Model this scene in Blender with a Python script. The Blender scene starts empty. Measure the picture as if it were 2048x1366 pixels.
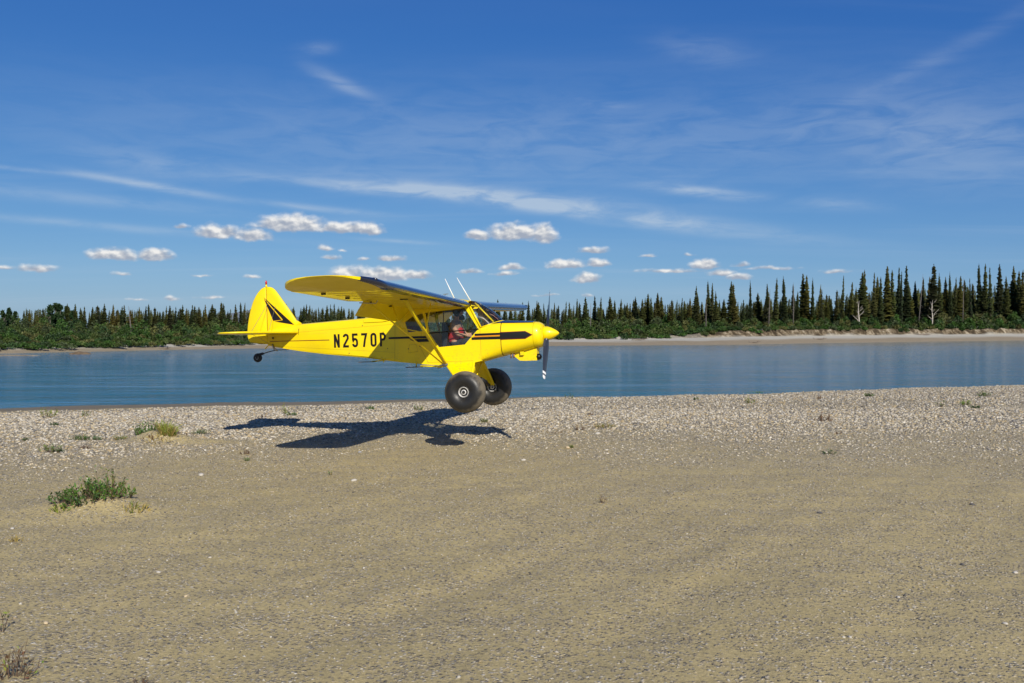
import bpy, bmesh, math, random
import numpy as np
from mathutils import Vector, Matrix, geometry

random.seed(7)
rng = np.random.default_rng(11)
S = bpy.context.scene
COL = S.collection
R = math.radians

# ------------------------------------------------------------------ camera
CAM_H, FOC = 2.313, 1805.5          # eye height in m, focal length in photo pixels (2048 wide)
TILT = math.atan((683 - 660.6) / FOC)
cd = bpy.data.cameras.new('camera')
cam = bpy.data.objects.new('camera', cd)
COL.objects.link(cam)
cam.location = (0, 0, CAM_H)
cam.rotation_euler = (math.pi / 2 - TILT, 0, 0)
cd.sensor_width = 36
cd.lens = FOC / 2048 * 36
cd.clip_start = 0.1
cd.clip_end = 40000
cd.dof.use_dof = True
cd.dof.focus_distance = 17.0
cd.dof.aperture_fstop = 4.0
S.camera = cam

# ------------------------------------------------------------------ sun and sky
SUN = Vector((0.46, -1.557, 1.0)).normalized()      # towards the sun
sl = bpy.data.lights.new('sun', 'SUN')
sl.energy = 5.0
sl.angle = R(0.53)
sl.color = (1.0, 0.93, 0.82)
so = bpy.data.objects.new('sun', sl)
COL.objects.link(so)
so.rotation_euler = (-SUN).to_track_quat('-Z', 'Y').to_euler()

S.view_settings.view_transform = 'Standard'
S.view_settings.look = 'None'
S.view_settings.exposure = 0.12
S.view_settings.gamma = 1.0
S.render.film_transparent = False
S.cycles.max_bounces = 8
S.cycles.transparent_max_bounces = 16
S.cycles.caustics_reflective = False
S.cycles.caustics_refractive = False
S.cycles.use_denoising = True


class NT:
    """small helper round a node tree"""
    def __init__(self, tree):
        self.t = tree
    def n(self, kind, **kw):
        nd = self.t.nodes.new(kind)
        for k, v in kw.items():
            setattr(nd, k, v)
        return nd
    def l(self, a, b):
        self.t.links.new(a, b)
    def math(self, op, a, b=None, c=None, clamp=False):
        nd = self.n('ShaderNodeMath', operation=op, use_clamp=clamp)
        for i, v in enumerate((a, b, c)):
            if v is None:
                continue
            if isinstance(v, (int, float)):
                nd.inputs[i].default_value = v
            else:
                self.l(v, nd.inputs[i])
        return nd.outputs[0]
    def vec(self, op, a, b=None):
        nd = self.n('ShaderNodeVectorMath', operation=op)
        for i, v in enumerate((a, b)):
            if v is None:
                continue
            if isinstance(v, (tuple, list)):
                nd.inputs[i].default_value = v
            else:
                self.l(v, nd.inputs[i])
        return nd
    def noise(self, vec, scale, detail=4, rough=0.55, dist=0.0):
        nd = self.n('ShaderNodeTexNoise')
        nd.inputs['Scale'].default_value = scale
        nd.inputs['Detail'].default_value = detail
        nd.inputs['Roughness'].default_value = rough
        nd.inputs['Distortion'].default_value = dist
        if vec is not None:
            self.l(vec, nd.inputs['Vector'])
        return nd.outputs['Fac']
    def ramp(self, fac, stops):
        nd = self.n('ShaderNodeValToRGB')
        el = nd.color_ramp.elements
        while len(el) < len(stops):
            el.new(0.5)
        for e, (p, c) in zip(el, stops):
            e.position = p
            e.color = tuple(c) + ((1,) if len(c) == 3 else ())
        self.l(fac, nd.inputs[0])
        return nd.outputs[0]
    def mix(self, fac, a, b, mode='MIX'):
        nd = self.n('ShaderNodeMix', data_type='RGBA', blend_type=mode)
        for i, v in ((0, fac), (6, a), (7, b)):
            if isinstance(v, (int, float)):
                nd.inputs[i].default_value = v
            elif isinstance(v, (tuple, list)):
                nd.inputs[i].default_value = tuple(v) + ((1,) if len(v) == 3 else ())
            else:
                self.l(v, nd.inputs[i])
        return nd.outputs[2]
    def range(self, v, a, b, c=0.0, d=1.0, smooth=True):
        nd = self.n('ShaderNodeMapRange')
        if smooth:
            nd.interpolation_type = 'SMOOTHSTEP'
        self.l(v, nd.inputs[0])
        for i, x in zip((1, 2, 3, 4), (a, b, c, d)):
            nd.inputs[i].default_value = x
        return nd.outputs[0]


W = bpy.data.worlds.new('World')
S.world = W
W.use_nodes = True
w = NT(W.node_tree)
W.node_tree.nodes.clear()
sky = w.n('ShaderNodeTexSky', sky_type='NISHITA')
sky.sun_disc = False
sky.sun_elevation = math.asin(SUN.z)
sky.sun_rotation = math.atan2(SUN.x, SUN.y)
sky.altitude = 0
sky.air_density = 0.6
sky.dust_density = 0.2
sky.ozone_density = 4.0
tc = w.n('ShaderNodeTexCoord')
D = w.vec('NORMALIZE', tc.outputs['Generated']).outputs[0]
sx = w.n('ShaderNodeSeparateXYZ')
w.l(D, sx.inputs[0])
AZ = w.math('ARCTAN2', sx.outputs[0], sx.outputs[1])
EL = w.math('ARCSINE', sx.outputs[2])
cb = w.n('ShaderNodeCombineXYZ')
AZW = w.math('WRAP', AZ, 0.63, -0.63)        # the same cloud field goes on right round the horizon
w.l(AZW, cb.inputs[0]); w.l(EL, cb.inputs[1])
AE = cb.outputs[0]
# high thin cloud, spread on a flat layer overhead so that it runs to the horizon in perspective
den = w.math('ADD', w.math('MAXIMUM', sx.outputs[2], 0.0), 0.06)
cl = w.n('ShaderNodeCombineXYZ')
w.l(w.math('DIVIDE', sx.outputs[0], den), cl.inputs[0])
w.l(w.math('DIVIDE', sx.outputs[1], den), cl.inputs[1])
P = cl.outputs[0]
mp = w.n('ShaderNodeMapping')
mp.inputs['Rotation'].default_value = (0, 0, R(-24))
mp.inputs['Scale'].default_value = (0.30, 1.25, 1)
mp.inputs['Location'].default_value = (3.1, 0.6, 0)
w.l(P, mp.inputs[0])
streak = w.noise(mp.outputs[0], 1.0, 7, 0.55, 0.5)
mp2 = w.n('ShaderNodeMapping')
mp2.inputs['Rotation'].default_value = (0, 0, R(28))
mp2.inputs['Scale'].default_value = (0.22, 0.8, 1)
mp2.inputs['Location'].default_value = (-2.3, 1.7, 0)
w.l(P, mp2.inputs[0])
veil = w.noise(mp2.outputs[0], 0.75, 5, 0.5, 0.3)
cir = w.math('ADD', w.range(streak, 0.50, 0.84, 0, 0.55), w.range(veil, 0.44, 0.86, 0, 0.5))
HAZE = (0.40, 0.50, 0.62)
# single streaks and the long bands seen above the cumulus: (u, v, half width, half height, slope, strength) in photo pixels
def ae(u, v):
    return ((u - 1024) / FOC, (660.6 - v) / FOC)
wis_in = w.noise(w.vec('MULTIPLY', AE, (14, 60, 1)).outputs[0], 1.0, 6, 0.6, 0.6)
wisp = None
for (u, v, hw, hh, sl_, st) in [
        (760, 382, 260, 12, 0.05, .8), (960, 392, 300, 20, 0.08, .65), (1060, 415, 300, 14, 0.16, .45), (1290, 440, 330, 20, 0.15, .75), (1400, 392, 135, 12, 0.14, .75), (330, 394, 160, 9, 0.12, .70),
        (110, 380, 120, 5, 0.03, .45), (640, 424, 130, 8, 0.07, .6), (220, 470, 420, 9, 0.05, .35), (230, 425, 330, 14, 0.05, .3), (690, 190, 75, 17, 0.40, .40),
        (640, 128, 40, 14, -0.1, .28), (40, 14, 70, 9, 0.12, .45), (1820, 180, 300, 20, -0.42, .16), (1850, 330, 250, 90, 0.15, .30), (1400, 130, 110, 30, .2, .22),
        (1210, 220, 60, 14, .1, .22), (350, 355, 170, 26, .1, .25), (800, 485, 90, 5, .05, .4), (1650, 425, 90, 14, .1, .3), (1100, 290, 1100, 110, 0.0, .24)]:
    a, e = ae(u, v)
    q = w.vec('SUBTRACT', AE, (a, e, 0)).outputs[0]
    dt = w.math('ADD', w.vec('DOT_PRODUCT', q, (sl_, 1, 0)).outputs['Value'], 0)
    du = w.vec('DOT_PRODUCT', q, (FOC / hw, 0, 0)).outputs['Value']
    dv = w.math('MULTIPLY', dt, FOC / hh)
    r2 = w.math('ADD', w.math('MULTIPLY', du, du), w.math('MULTIPLY', dv, dv))
    g = w.math('MULTIPLY', w.math('EXPONENT', w.math('MULTIPLY', r2, -1.6)), st)
    wisp = g if wisp is None else w.math('ADD', wisp, g)
wisp = w.math('MULTIPLY', wisp, w.range(wis_in, 0.28, 0.66, 0.25, 1.15))
cir1 = w.math('MULTIPLY', cir, 0.34)
cir2 = w.math('ADD', cir1, wisp, clamp=True)
# fair-weather cumulus: low flat-based heaps, each with its own place in the sky
heaps = [(595, 452, 82, 17), (690, 458, 70, 12), (742, 460, 34, 12), (455, 473, 48, 13), (520, 477, 45, 12), (958, 471, 30, 10), (1030, 464, 68, 17), (1085, 466, 36, 19),
         (275, 520, 52, 12), (345, 520, 36, 11), (45, 520, 28, 6), (150, 550, 34, 7), (100, 550, 25, 4), (700, 545, 40, 14), (765, 548, 68, 14), (830, 549, 36, 9),
         (655, 499, 17, 7), (690, 503, 11, 4), (668, 517, 22, 6), (782, 517, 38, 7), (940, 542, 28, 6), (1022, 534, 32, 8), (1010, 547, 30, 5), (1132, 527, 44, 10), (1195, 526, 28, 9),
         (1185, 501, 36, 7), (1173, 556, 30, 10), (1405, 530, 30, 11), (1475, 533, 22, 6), (1372, 513, 15, 4), (1430, 548, 32, 8), (1470, 557, 32, 7), (1340, 543, 80, 5), (1295, 512, 22, 4),
         (520, 555, 22, 5), (290, 557, 22, 5), (430, 557, 22, 3), (445, 597, 30, 4), (375, 601, 18, 5), (312, 603, 22, 3), (1090, 590, 30, 3), (1175, 590, 20, 4), (15, 548, 25, 4), (1650, 550, 40, 4),
         (390, 466, 16, 5), (730, 520, 16, 4), (1530, 541, 60, 4)]
warp = w.n('ShaderNodeTexNoise')
warp.inputs['Scale'].default_value = 60
warp.inputs['Detail'].default_value = 4
w.l(AE, warp.inputs['Vector'])
wv = w.vec('MULTIPLY', w.vec('SUBTRACT', warp.outputs['Color'], (0.5, 0.5, 0.5)).outputs[0], (0.013, 0.006, 0)).outputs[0]
AEW = w.vec('ADD', AE, wv).outputs[0]
best = rel = None
for (u, v, hw, hh) in heaps:
    hw, hh = hw * 1.12, hh * (1.32 if hh >= 9 else 1.15)
    a, e = ae(u, v + hh * 0.35)
    q = w.vec('MULTIPLY', w.vec('SUBTRACT', AEW, (a, e, 0)).outputs[0], (FOC / hw, FOC / (hh * 1.35), 0)).outputs[0]
    qq = w.vec('MAXIMUM', q, w.vec('MULTIPLY', q, (-1, -2.2, 0)).outputs[0]).outputs[0]
    val = w.math('MULTIPLY', w.math('SUBTRACT', 1.0, w.vec('LENGTH', qq).outputs['Value']), min(1.0, 0.30 + hh / 19))
    ry = w.vec('DOT_PRODUCT', q, (0, 1, 0)).outputs['Value']
    if best is None:
        best, rel = val, ry
    else:
        gt = w.math('GREATER_THAN', val, best)
        rel = w.math('ADD', rel, w.math('MULTIPLY', gt, w.math('SUBTRACT', ry, rel)))
        best = w.math('MAXIMUM', best, val)
puff_v = w.vec('MULTIPLY', AE, (1, 1.5, 1)).outputs[0]
puff = w.noise(puff_v, 70, 4, 0.45)
puff2 = w.noise(w.vec('ADD', puff_v, (0.0024, 0.0046, 0)).outputs[0], 70, 4, 0.45)
dens = w.range(w.math('ADD', best, w.math('MULTIPLY', w.math('SUBTRACT', puff, 0.5), 0.75)), 0.0, 0.60)
lit = w.math('ADD', w.range(rel, -0.42, 0.60, 0, 0.80), w.math('MULTIPLY', w.math('SUBTRACT', puff, puff2), 3.0), clamp=True)
ccol = w.ramp(lit, [(0.0, (0.34, 0.38, 0.46)), (0.45, (0.50, 0.52, 0.56)), (0.80, (0.70, 0.70, 0.70)), (1.0, (0.84, 0.82, 0.79))])
SKY_STRENGTH = 0.10
# camera response to the clear sky: the deep polarised blue of the photograph
rgb = w.n('ShaderNodeSeparateColor')
w.l(sky.outputs[0], rgb.inputs[0])
gr = w.n('ShaderNodeCombineColor')
for i, (g_, a_) in enumerate(((1.25, 0.62), (0.85, 0.575), (0.46, 0.655))):
    w.l(w.math('MULTIPLY', w.math('POWER', w.math('MULTIPLY', rgb.outputs[i], 0.1), g_), a_ / SKY_STRENGTH), gr.inputs[i])
k = 1.0 / SKY_STRENGTH
CIRRUS = (0.52 * k, 0.60 * k, 0.68 * k)
hz = w.math('MULTIPLY', w.math('POWER', 2.718, w.math('MULTIPLY', w.math('MAXIMUM', EL, 0.0), -17.0)), 0.85)
clear = w.mix(hz, gr.outputs[0], (0.235 * k, 0.36 * k, 0.475 * k))      # pale summer haze low down
base1 = w.mix(w.math('MULTIPLY', cir1, 0.55), clear, CIRRUS)
base2 = w.mix(w.math('MULTIPLY', cir2, 0.62), clear, CIRRUS)
sc = w.vec('SCALE', ccol)
sc.inputs[3].default_value = k
base3 = w.mix(w.math('MULTIPLY', dens, 0.95), base2, sc.outputs[0])
bgs = []
for c_ in (base1, base2, base3):
    bg = w.n('ShaderNodeBackground')
    bg.inputs['Strength'].default_value = SKY_STRENGTH
    w.l(c_, bg.inputs['Color'])
    bgs.append(bg.outputs[0])
# the low clouds are only worked out where they can be: within a band above the horizon
in_heap = w.math('MULTIPLY', w.math('GREATER_THAN', EL, 0.015), w.math('LESS_THAN', EL, 0.145))
in_wisp = w.math('MULTIPLY', w.math('GREATER_THAN', EL, 0.0), w.math('LESS_THAN', EL, 0.48))
mx3 = w.n('ShaderNodeMixShader'); w.l(in_heap, mx3.inputs[0]); w.l(bgs[1], mx3.inputs[1]); w.l(bgs[2], mx3.inputs[2])
mx2 = w.n('ShaderNodeMixShader'); w.l(in_wisp, mx2.inputs[0]); w.l(bgs[0], mx2.inputs[1]); w.l(mx3.outputs[0], mx2.inputs[2])
wo = w.n('ShaderNodeOutputWorld')
w.l(mx2.outputs[0], wo.inputs[0])


# ------------------------------------------------------------------ helpers
def obj(name, verts, faces, mats, parent=None, smooth=False, mi=None, cols=None):
    me = bpy.data.meshes.new(name)
    if isinstance(verts, np.ndarray):
        verts_l, faces_l = np.asarray(verts, np.float32), np.asarray(faces, np.int32)
        nf, kf = faces_l.shape
        me.vertices.add(len(verts_l)); me.vertices.foreach_set('co', verts_l.ravel())
        me.loops.add(nf * kf); me.loops.foreach_set('vertex_index', faces_l.ravel())
        me.polygons.add(nf)
        me.polygons.foreach_set('loop_start', np.arange(0, nf * kf, kf, dtype=np.int32))
        me.polygons.foreach_set('loop_total', np.full(nf, kf, np.int32))
        me.update(calc_edges=True)
    else:
        me.from_pydata([tuple(v) for v in verts], [], [tuple(f) for f in faces])
    for m in (mats if isinstance(mats, (list, tuple)) else [mats]):
        me.materials.append(m)
    if mi is not None:
        me.polygons.foreach_set('material_index', np.asarray(mi, np.int32))
    if smooth:
        me.polygons.foreach_set('use_smooth', np.ones(len(me.polygons), bool))
    if cols is not None:
        at = me.color_attributes.new('tint', 'FLOAT_COLOR', 'POINT')
        at.data.foreach_set('color', np.asarray(cols, np.float32).ravel())
    me.validate()
    me.update()
    o = bpy.data.objects.new(name, me)
    COL.objects.link(o)
    if parent is not None:
        o.parent = parent
    return o

def empty(name, loc=(0, 0, 0), parent=None):
    o = bpy.data.objects.new(name, None)
    COL.objects.link(o)
    o.location = loc
    if parent is not None:
        o.parent = parent
    return o

def tag(o, label=None, cat=None, group=None, kind=None):
    for k_, v_ in (('label', label), ('category', cat), ('group', group), ('kind', kind)):
        if v_:
            o[k_] = v_
    return o

class MB:
    """collects shapes for one mesh"""
    def __init__(self):
        self.v, self.f, self.m = [], [], []
    def add(self, vs, fs, m=0):
        b = len(self.v)
        self.v += [tuple(p) for p in vs]
        self.f += [tuple(i + b for i in q) for q in fs]
        self.m += [m] * len(fs)
        return self
    def tube(self, pts, r, seg=8, cap=True, m=0):
        pts = [Vector(p) for p in pts]
        rs = r if isinstance(r, (list, tuple)) else [r] * len(pts)
        vs, fs = [], []
        up = None
        for i, p in enumerate(pts):
            t = (pts[min(i + 1, len(pts) - 1)] - pts[max(i - 1, 0)]).normalized()
            if up is None:
                up = t.orthogonal().normalized()
            a = (up - t * up.dot(t))
            a = a.normalized() if a.length > 1e-6 else t.orthogonal().normalized()
            up = a
            b = t.cross(a)
            for k_ in range(seg):
                th = 2 * math.pi * k_ / seg
                vs.append(p + (a * math.cos(th) + b * math.sin(th)) * rs[i])
        n = len(pts)
        for i in range(n - 1):
            for k_ in range(seg):
                fs.append((i * seg + k_, i * seg + (k_ + 1) % seg, (i + 1) * seg + (k_ + 1) % seg, (i + 1) * seg + k_))
        if cap:
            fs.append(tuple(range(seg))[::-1])
            fs.append(tuple((n - 1) * seg + k_ for k_ in range(seg)))
        return self.add(vs, fs, m)
    def box(self, lo, hi, m=0):
        (a, b, c), (d, e, f_) = lo, hi
        vs = [(a, b, c), (d, b, c), (d, e, c), (a, e, c), (a, b, f_), (d, b, f_), (d, e, f_), (a, e, f_)]
        return self.add(vs, [(3, 2, 1, 0), (4, 5, 6, 7), (0, 1, 5, 4), (1, 2, 6, 5), (2, 3, 7, 6), (3, 0, 4, 7)], m)
    def loft(self, rings, closed=True, cap0=True, cap1=True, m=0):
        n = len(rings[0]); vs = [p for r_ in rings for p in r_]; fs = []
        for i in range(len(rings) - 1):
            for k_ in range(n if closed else n - 1):
                fs.append((i * n + k_, i * n + (k_ + 1) % n, (i + 1) * n + (k_ + 1) % n, (i + 1) * n + k_))
        if cap0: fs.append(tuple(range(n))[::-1])
        if cap1: fs.append(tuple((len(rings) - 1) * n + k_ for k_ in range(n)))
        return self.add(vs, fs, m)
    def revolve(self, prof, c, axis='Y', seg=32, m=0):
        """prof: (along axis, radius)"""
        rings = []
        for a, r_ in prof:
            ring = []
            for k_ in range(seg):
                th = 2 * math.pi * k_ / seg
                p, q = r_ * math.cos(th), r_ * math.sin(th)
                d = (q, a, p) if axis == 'Y' else (a, p, q) if axis == 'X' else (p, q, a)
                ring.append((c[0] + d[0], c[1] + d[1], c[2] + d[2]))
            rings.append(ring)
        return self.loft(rings, True, prof[0][1] > 1e-4, prof[-1][1] > 1e-4, m)
    def ellipsoid(self, c, r, seg=12, rings=8, m=0):
        prof = []
        rr = []
        for i in range(rings + 1):
            ph = -math.pi / 2 + math.pi * i / rings
            rr.append([(c[0] + r[0] * math.cos(ph) * math.cos(2 * math.pi * k_ / seg), c[1] + r[1] * math.cos(ph) * math.sin(2 * math.pi * k_ / seg), c[2] + r[2] * math.sin(ph)) for k_ in range(seg)])
        return self.loft(rr, True, True, True, m)
    def build(self, name, mats, parent=None, smooth=False, fix=True):
        o = obj(name, self.v, self.f, mats, parent, smooth, self.m)
        if fix:
            bm = bmesh.new(); bm.from_mesh(o.data)
            bmesh.ops.recalc_face_normals(bm, faces=bm.faces)
            bm.to_mesh(o.data); bm.free()
        return o

def autosmooth(o, ang=35):
    me = o.data
    me.polygons.foreach_set('use_smooth', np.ones(len(me.polygons), bool))
    bm = bmesh.new(); bm.from_mesh(me)
    for e in bm.edges:
        if len(e.link_faces) == 2 and e.calc_face_angle(0) > R(ang):
            e.smooth = False
    bm.to_mesh(me); bm.free()
    return o

def mat(name, col, rough=0.5, metal=0.0, coat=0.0, spec=0.5, vary=0.0, vscale=4.0, bump=0.0, bscale=60.0, bdist=0.01, tint=False, trans=0.0):
    m = bpy.data.materials.new(name)
    m.use_nodes = True
    t = NT(m.node_tree)
    b = m.node_tree.nodes['Principled BSDF']
    b.inputs['Roughness'].default_value = rough
    b.inputs['Metallic'].default_value = metal
    b.inputs['Coat Weight'].default_value = coat
    b.inputs['Coat Roughness'].default_value = 0.06
    b.inputs['Specular IOR Level'].default_value = spec
    co = t.n('ShaderNodeTexCoord').outputs['Object']
    c = None
    if tint:
        a = t.n('ShaderNodeAttribute'); a.attribute_name = 'tint'
        c = a.outputs['Color']
        if col is not None:
            c = t.mix(1.0, c, col, 'MULTIPLY')
    if vary:
        n_ = t.noise(co, vscale, 5, 0.6)
        lo = tuple(x * (1 - vary) for x in (col if not tint else (1, 1, 1)))
        hi = tuple(min(1, x * (1 + vary)) for x in (col if not tint else (1, 1, 1)))
        v = t.ramp(n_, [(0.3, lo), (0.7, hi)])
        c = v if c is None else t.mix(1.0, c, v, 'MULTIPLY')
    if c is None:
        b.inputs['Base Color'].default_value = tuple(col) + (1,)
    else:
        t.l(c, b.inputs['Base Color'])
    if bump:
        bp = t.n('ShaderNodeBump')
        bp.inputs['Strength'].default_value = bump
        bp.inputs['Distance'].default_value = bdist
        t.l(t.noise(co, bscale, 4, 0.6), bp.inputs['Height'])
        t.l(bp.outputs[0], b.inputs['Normal'])
    if trans:
        tr = t.n('ShaderNodeBsdfTranslucent')
        if c is not None: t.l(c, tr.inputs['Color'])
        else: tr.inputs['Color'].default_value = tuple(col) + (1,)
        mx = t.n('ShaderNodeMixShader'); mx.inputs[0].default_value = trans
        t.l(b.outputs[0], mx.inputs[1]); t.l(tr.outputs[0], mx.inputs[2])
        t.l(mx.outputs[0], m.node_tree.nodes['Material Output'].inputs['Surface'])
    return m

def ground_at(u, v, z=0.0):
    """world x, y where the sight line through photo pixel (u, v) meets height z"""
    a, b = (u - 1024) / FOC, -(v - 683) / FOC
    d = Vector((a, math.cos(TILT) + b * math.sin(TILT), -math.sin(TILT) + b * math.cos(TILT)))
    k_ = (z - CAM_H) / d.z
    return d.x * k_, d.y * k_

# ------------------------------------------------------------------ the land
WATER_Z = -0.40
SHX = np.array([-400, -120, -60, -30, -17.65, -10, -0.5, 10.4, 25.6, 45, 90, 200, 500.])
SHY = np.array([-120, -18, 6, 24.5, 31.1, 34.4, 35.9, 39.3, 45.2, 52, 66, 95, 160.])
def shore(x):                         # y of the near waterline
    return np.interp(x, SHX, SHY) + 0.35 * np.sin(x * 0.35 + 1) + 0.18 * np.sin(x * 1.1)

def vnoise(x, y, seed=0):
    """smooth value noise on arrays"""
    xi, yi = np.floor(x).astype(np.int64), np.floor(y).astype(np.int64)
    fx, fy = x - xi, y - yi
    fx, fy = fx * fx * (3 - 2 * fx), fy * fy * (3 - 2 * fy)
    def h(a, b):
        n = (a * 374761393 + b * 668265263 + seed * 982451653) & 0xffffffff
        n = ((n ^ (n >> 13)) * 1274126177) & 0xffffffff
        return ((n ^ (n >> 16)) & 0xffff) / 65535.0
    return (h(xi, yi) * (1 - fx) + h(xi + 1, yi) * fx) * (1 - fy) + (h(xi, yi + 1) * (1 - fx) + h(xi + 1, yi + 1) * fx) * fy

M1 = ground_at(188, 1018)             # the two mounds of blown sand
M2 = ground_at(318, 885)
def beach_z(x, y):
    x = np.asarray(x, float); y = np.asarray(y, float)
    s = shore(x) - y                  # metres inland of the water's edge
    z = np.where(s < 13, WATER_Z * np.clip(1 - s / 13, 0, 1) ** 1.25, 0.0)
    z = z + 0.035 * (vnoise(x * 0.22, y * 0.22, 3) - 0.5) * 2
    far = np.clip((y - 3) / 5, 0, 1)
    st = x * 0.80 - y * 0.60          # wind rows and old wheel tracks across the sand
    ln = x * 0.60 + y * 0.80
    z = z + far * (0.036 * (vnoise(st * 2.3, ln * 0.18, 5) - 0.5) + 0.020 * (vnoise(st * 5.5, ln * 0.5, 6) - 0.5)) * np.clip(1.4 - y / 17, 0, 1)
    z = z + 0.012 * (vnoise(x * 3.1, y * 3.1, 8) - 0.5) + 0.007 * (vnoise(x * 9, y * 9, 9) - 0.5)
    k_ = np.clip(1 - s / 0.8, 0, 1)
    z = np.where(s < 0.8, z * (1 - k_) + (WATER_Z) * k_, z)
    z = np.where(s < 0, WATER_Z + s * 0.12, z)
    for (mx, my), rx, ry, h, ox in ((M1, 0.85, 0.55, 0.17, 0.1), (M2, 0.55, 0.5, 0.22, 0.0)):
        q = ((x - mx - ox) / rx) ** 2 + ((y - my) / ry) ** 2
        z = z + h * np.exp(-q * 1.1) * (0.85 + 0.3 * vnoise(x * 5, y * 5, 21))
    q = ((x - M2[0] - 0.8) / 1.0) ** 2 + ((y - M2[1] + 0.1) / 0.35) ** 2
    z = z + 0.07 * np.exp(-q)
    return np.maximum(z, -3.0)

def spaced(knots):
    out = []
    for a, b, n in knots:
        out += list(np.linspace(a, b, n, endpoint=False))
    return np.array(out + [knots[-1][1]])

def sand_material():
    m = bpy.data.materials.new('river_sand_and_gravel')
    m.use_nodes = True
    t = NT(m.node_tree)
    b = m.node_tree.nodes['Principled BSDF']
    co = t.n('ShaderNodeTexCoord').outputs['Object']
    at = t.n('ShaderNodeAttribute'); at.attribute_name = 'tint'      # r gravel share, g damp share
    sp = t.n('ShaderNodeSeparateColor'); t.l(at.outputs['Color'], sp.inputs[0])
    big = t.noise(co, 0.35, 4, 0.6)
    mp_ = t.n('ShaderNodeMapping'); mp_.inputs['Rotation'].default_value = (0, 0, R(-53)); mp_.inputs['Scale'].default_value = (0.30, 2.4, 1)
    t.l(co, mp_.inputs[0])
    rows_ = t.noise(mp_.outputs[0], 1.0, 5, 0.65, 0.4)          # thin drifts of sand between rows of grit
    mid = t.math('ADD', t.math('MULTIPLY', t.noise(co, 2.2, 5, 0.65), 0.45), t.math('MULTIPLY', rows_, 0.55))
    fine = t.noise(co, 27, 5, 0.8)
    sand = t.mix(t.range(big, 0.3, 0.7), (0.415, 0.335, 0.160), (0.480, 0.388, 0.188))
    sand = t.mix(t.range(mid, 0.35, 0.7), sand, (0.385, 0.312, 0.160))
    v1 = t.n('ShaderNodeTexVoronoi'); v1.inputs['Scale'].default_value = 42; v1.inputs['Randomness'].default_value = 1
    t.l(co, v1.inputs['Vector'])
    v2 = t.n('ShaderNodeTexVoronoi'); v2.inputs['Scale'].default_value = 24
    t.l(co, v2.inputs['Vector'])
    def stones(v, spread):
        s_ = t.n('ShaderNodeSeparateColor'); t.l(v.outputs['Color'], s_.inputs[0])
        c = t.ramp(s_.outputs[0], [(0.0, (0.15, 0.135, 0.105)), (0.20, (0.26, 0.22, 0.15)), (0.40, (0.39, 0.32, 0.20)), (0.56, (0.31, 0.28, 0.21)), (0.75, (0.47, 0.39, 0.25)), (0.90, (0.56, 0.49, 0.36)), (1.0, (0.66, 0.61, 0.49))])
        return c, s_.outputs[1]
    c1, k1 = stones(v1, 1)
    c2, k2 = stones(v2, 1)
    # small stones lie thinly on the sand and thickly on the bar
    cover = t.math('ADD', t.math('ADD', 0.16, t.math('MULTIPLY', t.range(mid, 0.36, 0.64), 0.52)), t.math('MULTIPLY', sp.outputs[0], 0.7))
    on1 = t.math('MULTIPLY', t.math('LESS_THAN', k1, cover), t.math('LESS_THAN', v1.outputs['Distance'], 0.60))
    col = t.mix(on1, sand, c1)
    on2 = t.math('MULTIPLY', t.math('LESS_THAN', k2, t.math('MULTIPLY', sp.outputs[0], 0.9)), t.math('LESS_THAN', v2.outputs['Distance'], 0.55))
    col = t.mix(on2, col, c2)
    col = t.mix(1.0, col, t.ramp(fine, [(0.32, (0.66, 0.66, 0.65)), (0.68, (1.26, 1.26, 1.25))]), 'MULTIPLY')
    col = t.mix(sp.outputs[1], col, t.mix(mid, (0.15, 0.118, 0.062), (0.25, 0.20, 0.115)))
    t.l(col, b.inputs['Base Color'])
    t.l(t.math('SUBTRACT', 0.92, t.math('MULTIPLY', sp.outputs[1], 0.35)), b.inputs['Roughness'])
    b.inputs['Specular IOR Level'].default_value = 0.25
    h = t.math('ADD', t.math('MULTIPLY', fine, 0.45), t.math('MULTIPLY', on1, t.math('SUBTRACT', 0.6, v1.outputs['Distance'])))
    h = t.math('ADD', h, t.math('MULTIPLY', on2, t.math('SUBTRACT', 0.9, v2.outputs['Distance'])))
    bp = t.n('ShaderNodeBump'); bp.inputs['Strength'].default_value = 1.0; bp.inputs['Distance'].default_value = 0.030
    t.l(h, bp.inputs['Height']); t.l(bp.outputs[0], b.inputs['Normal'])
    return m

def gravel_share(x, y):
    n = vnoise(x * 0.5, y * 0.5, 31) - 0.5
    n2 = vnoise(x * 1.7, y * 1.7, 32) - 0.5
    start = np.interp(x, [-20, -9, -5, -2, 3, 8, 20], [13.0, 13.2, 15.6, 16.6, 15.2, 14.8, 17.0])
    g = np.clip((y - start + n * 4.5 + n2 * 3.0) / 9.5 + 0.15, 0, 1)
    s = shore(x) - y
    lim = np.interp(x, [-14, -4, 2, 10], [4.0, 2.6, 0.6, 0.2])
    g = g * np.clip((s - lim + n2 * 0.8) / 0.7, 0, 1)
    q = ((x - M2[0] - .5) / 1.6) ** 2 + ((y - M2[1]) / 0.55) ** 2
    return g * np.clip(q - 0.3, 0, 1)

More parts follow.
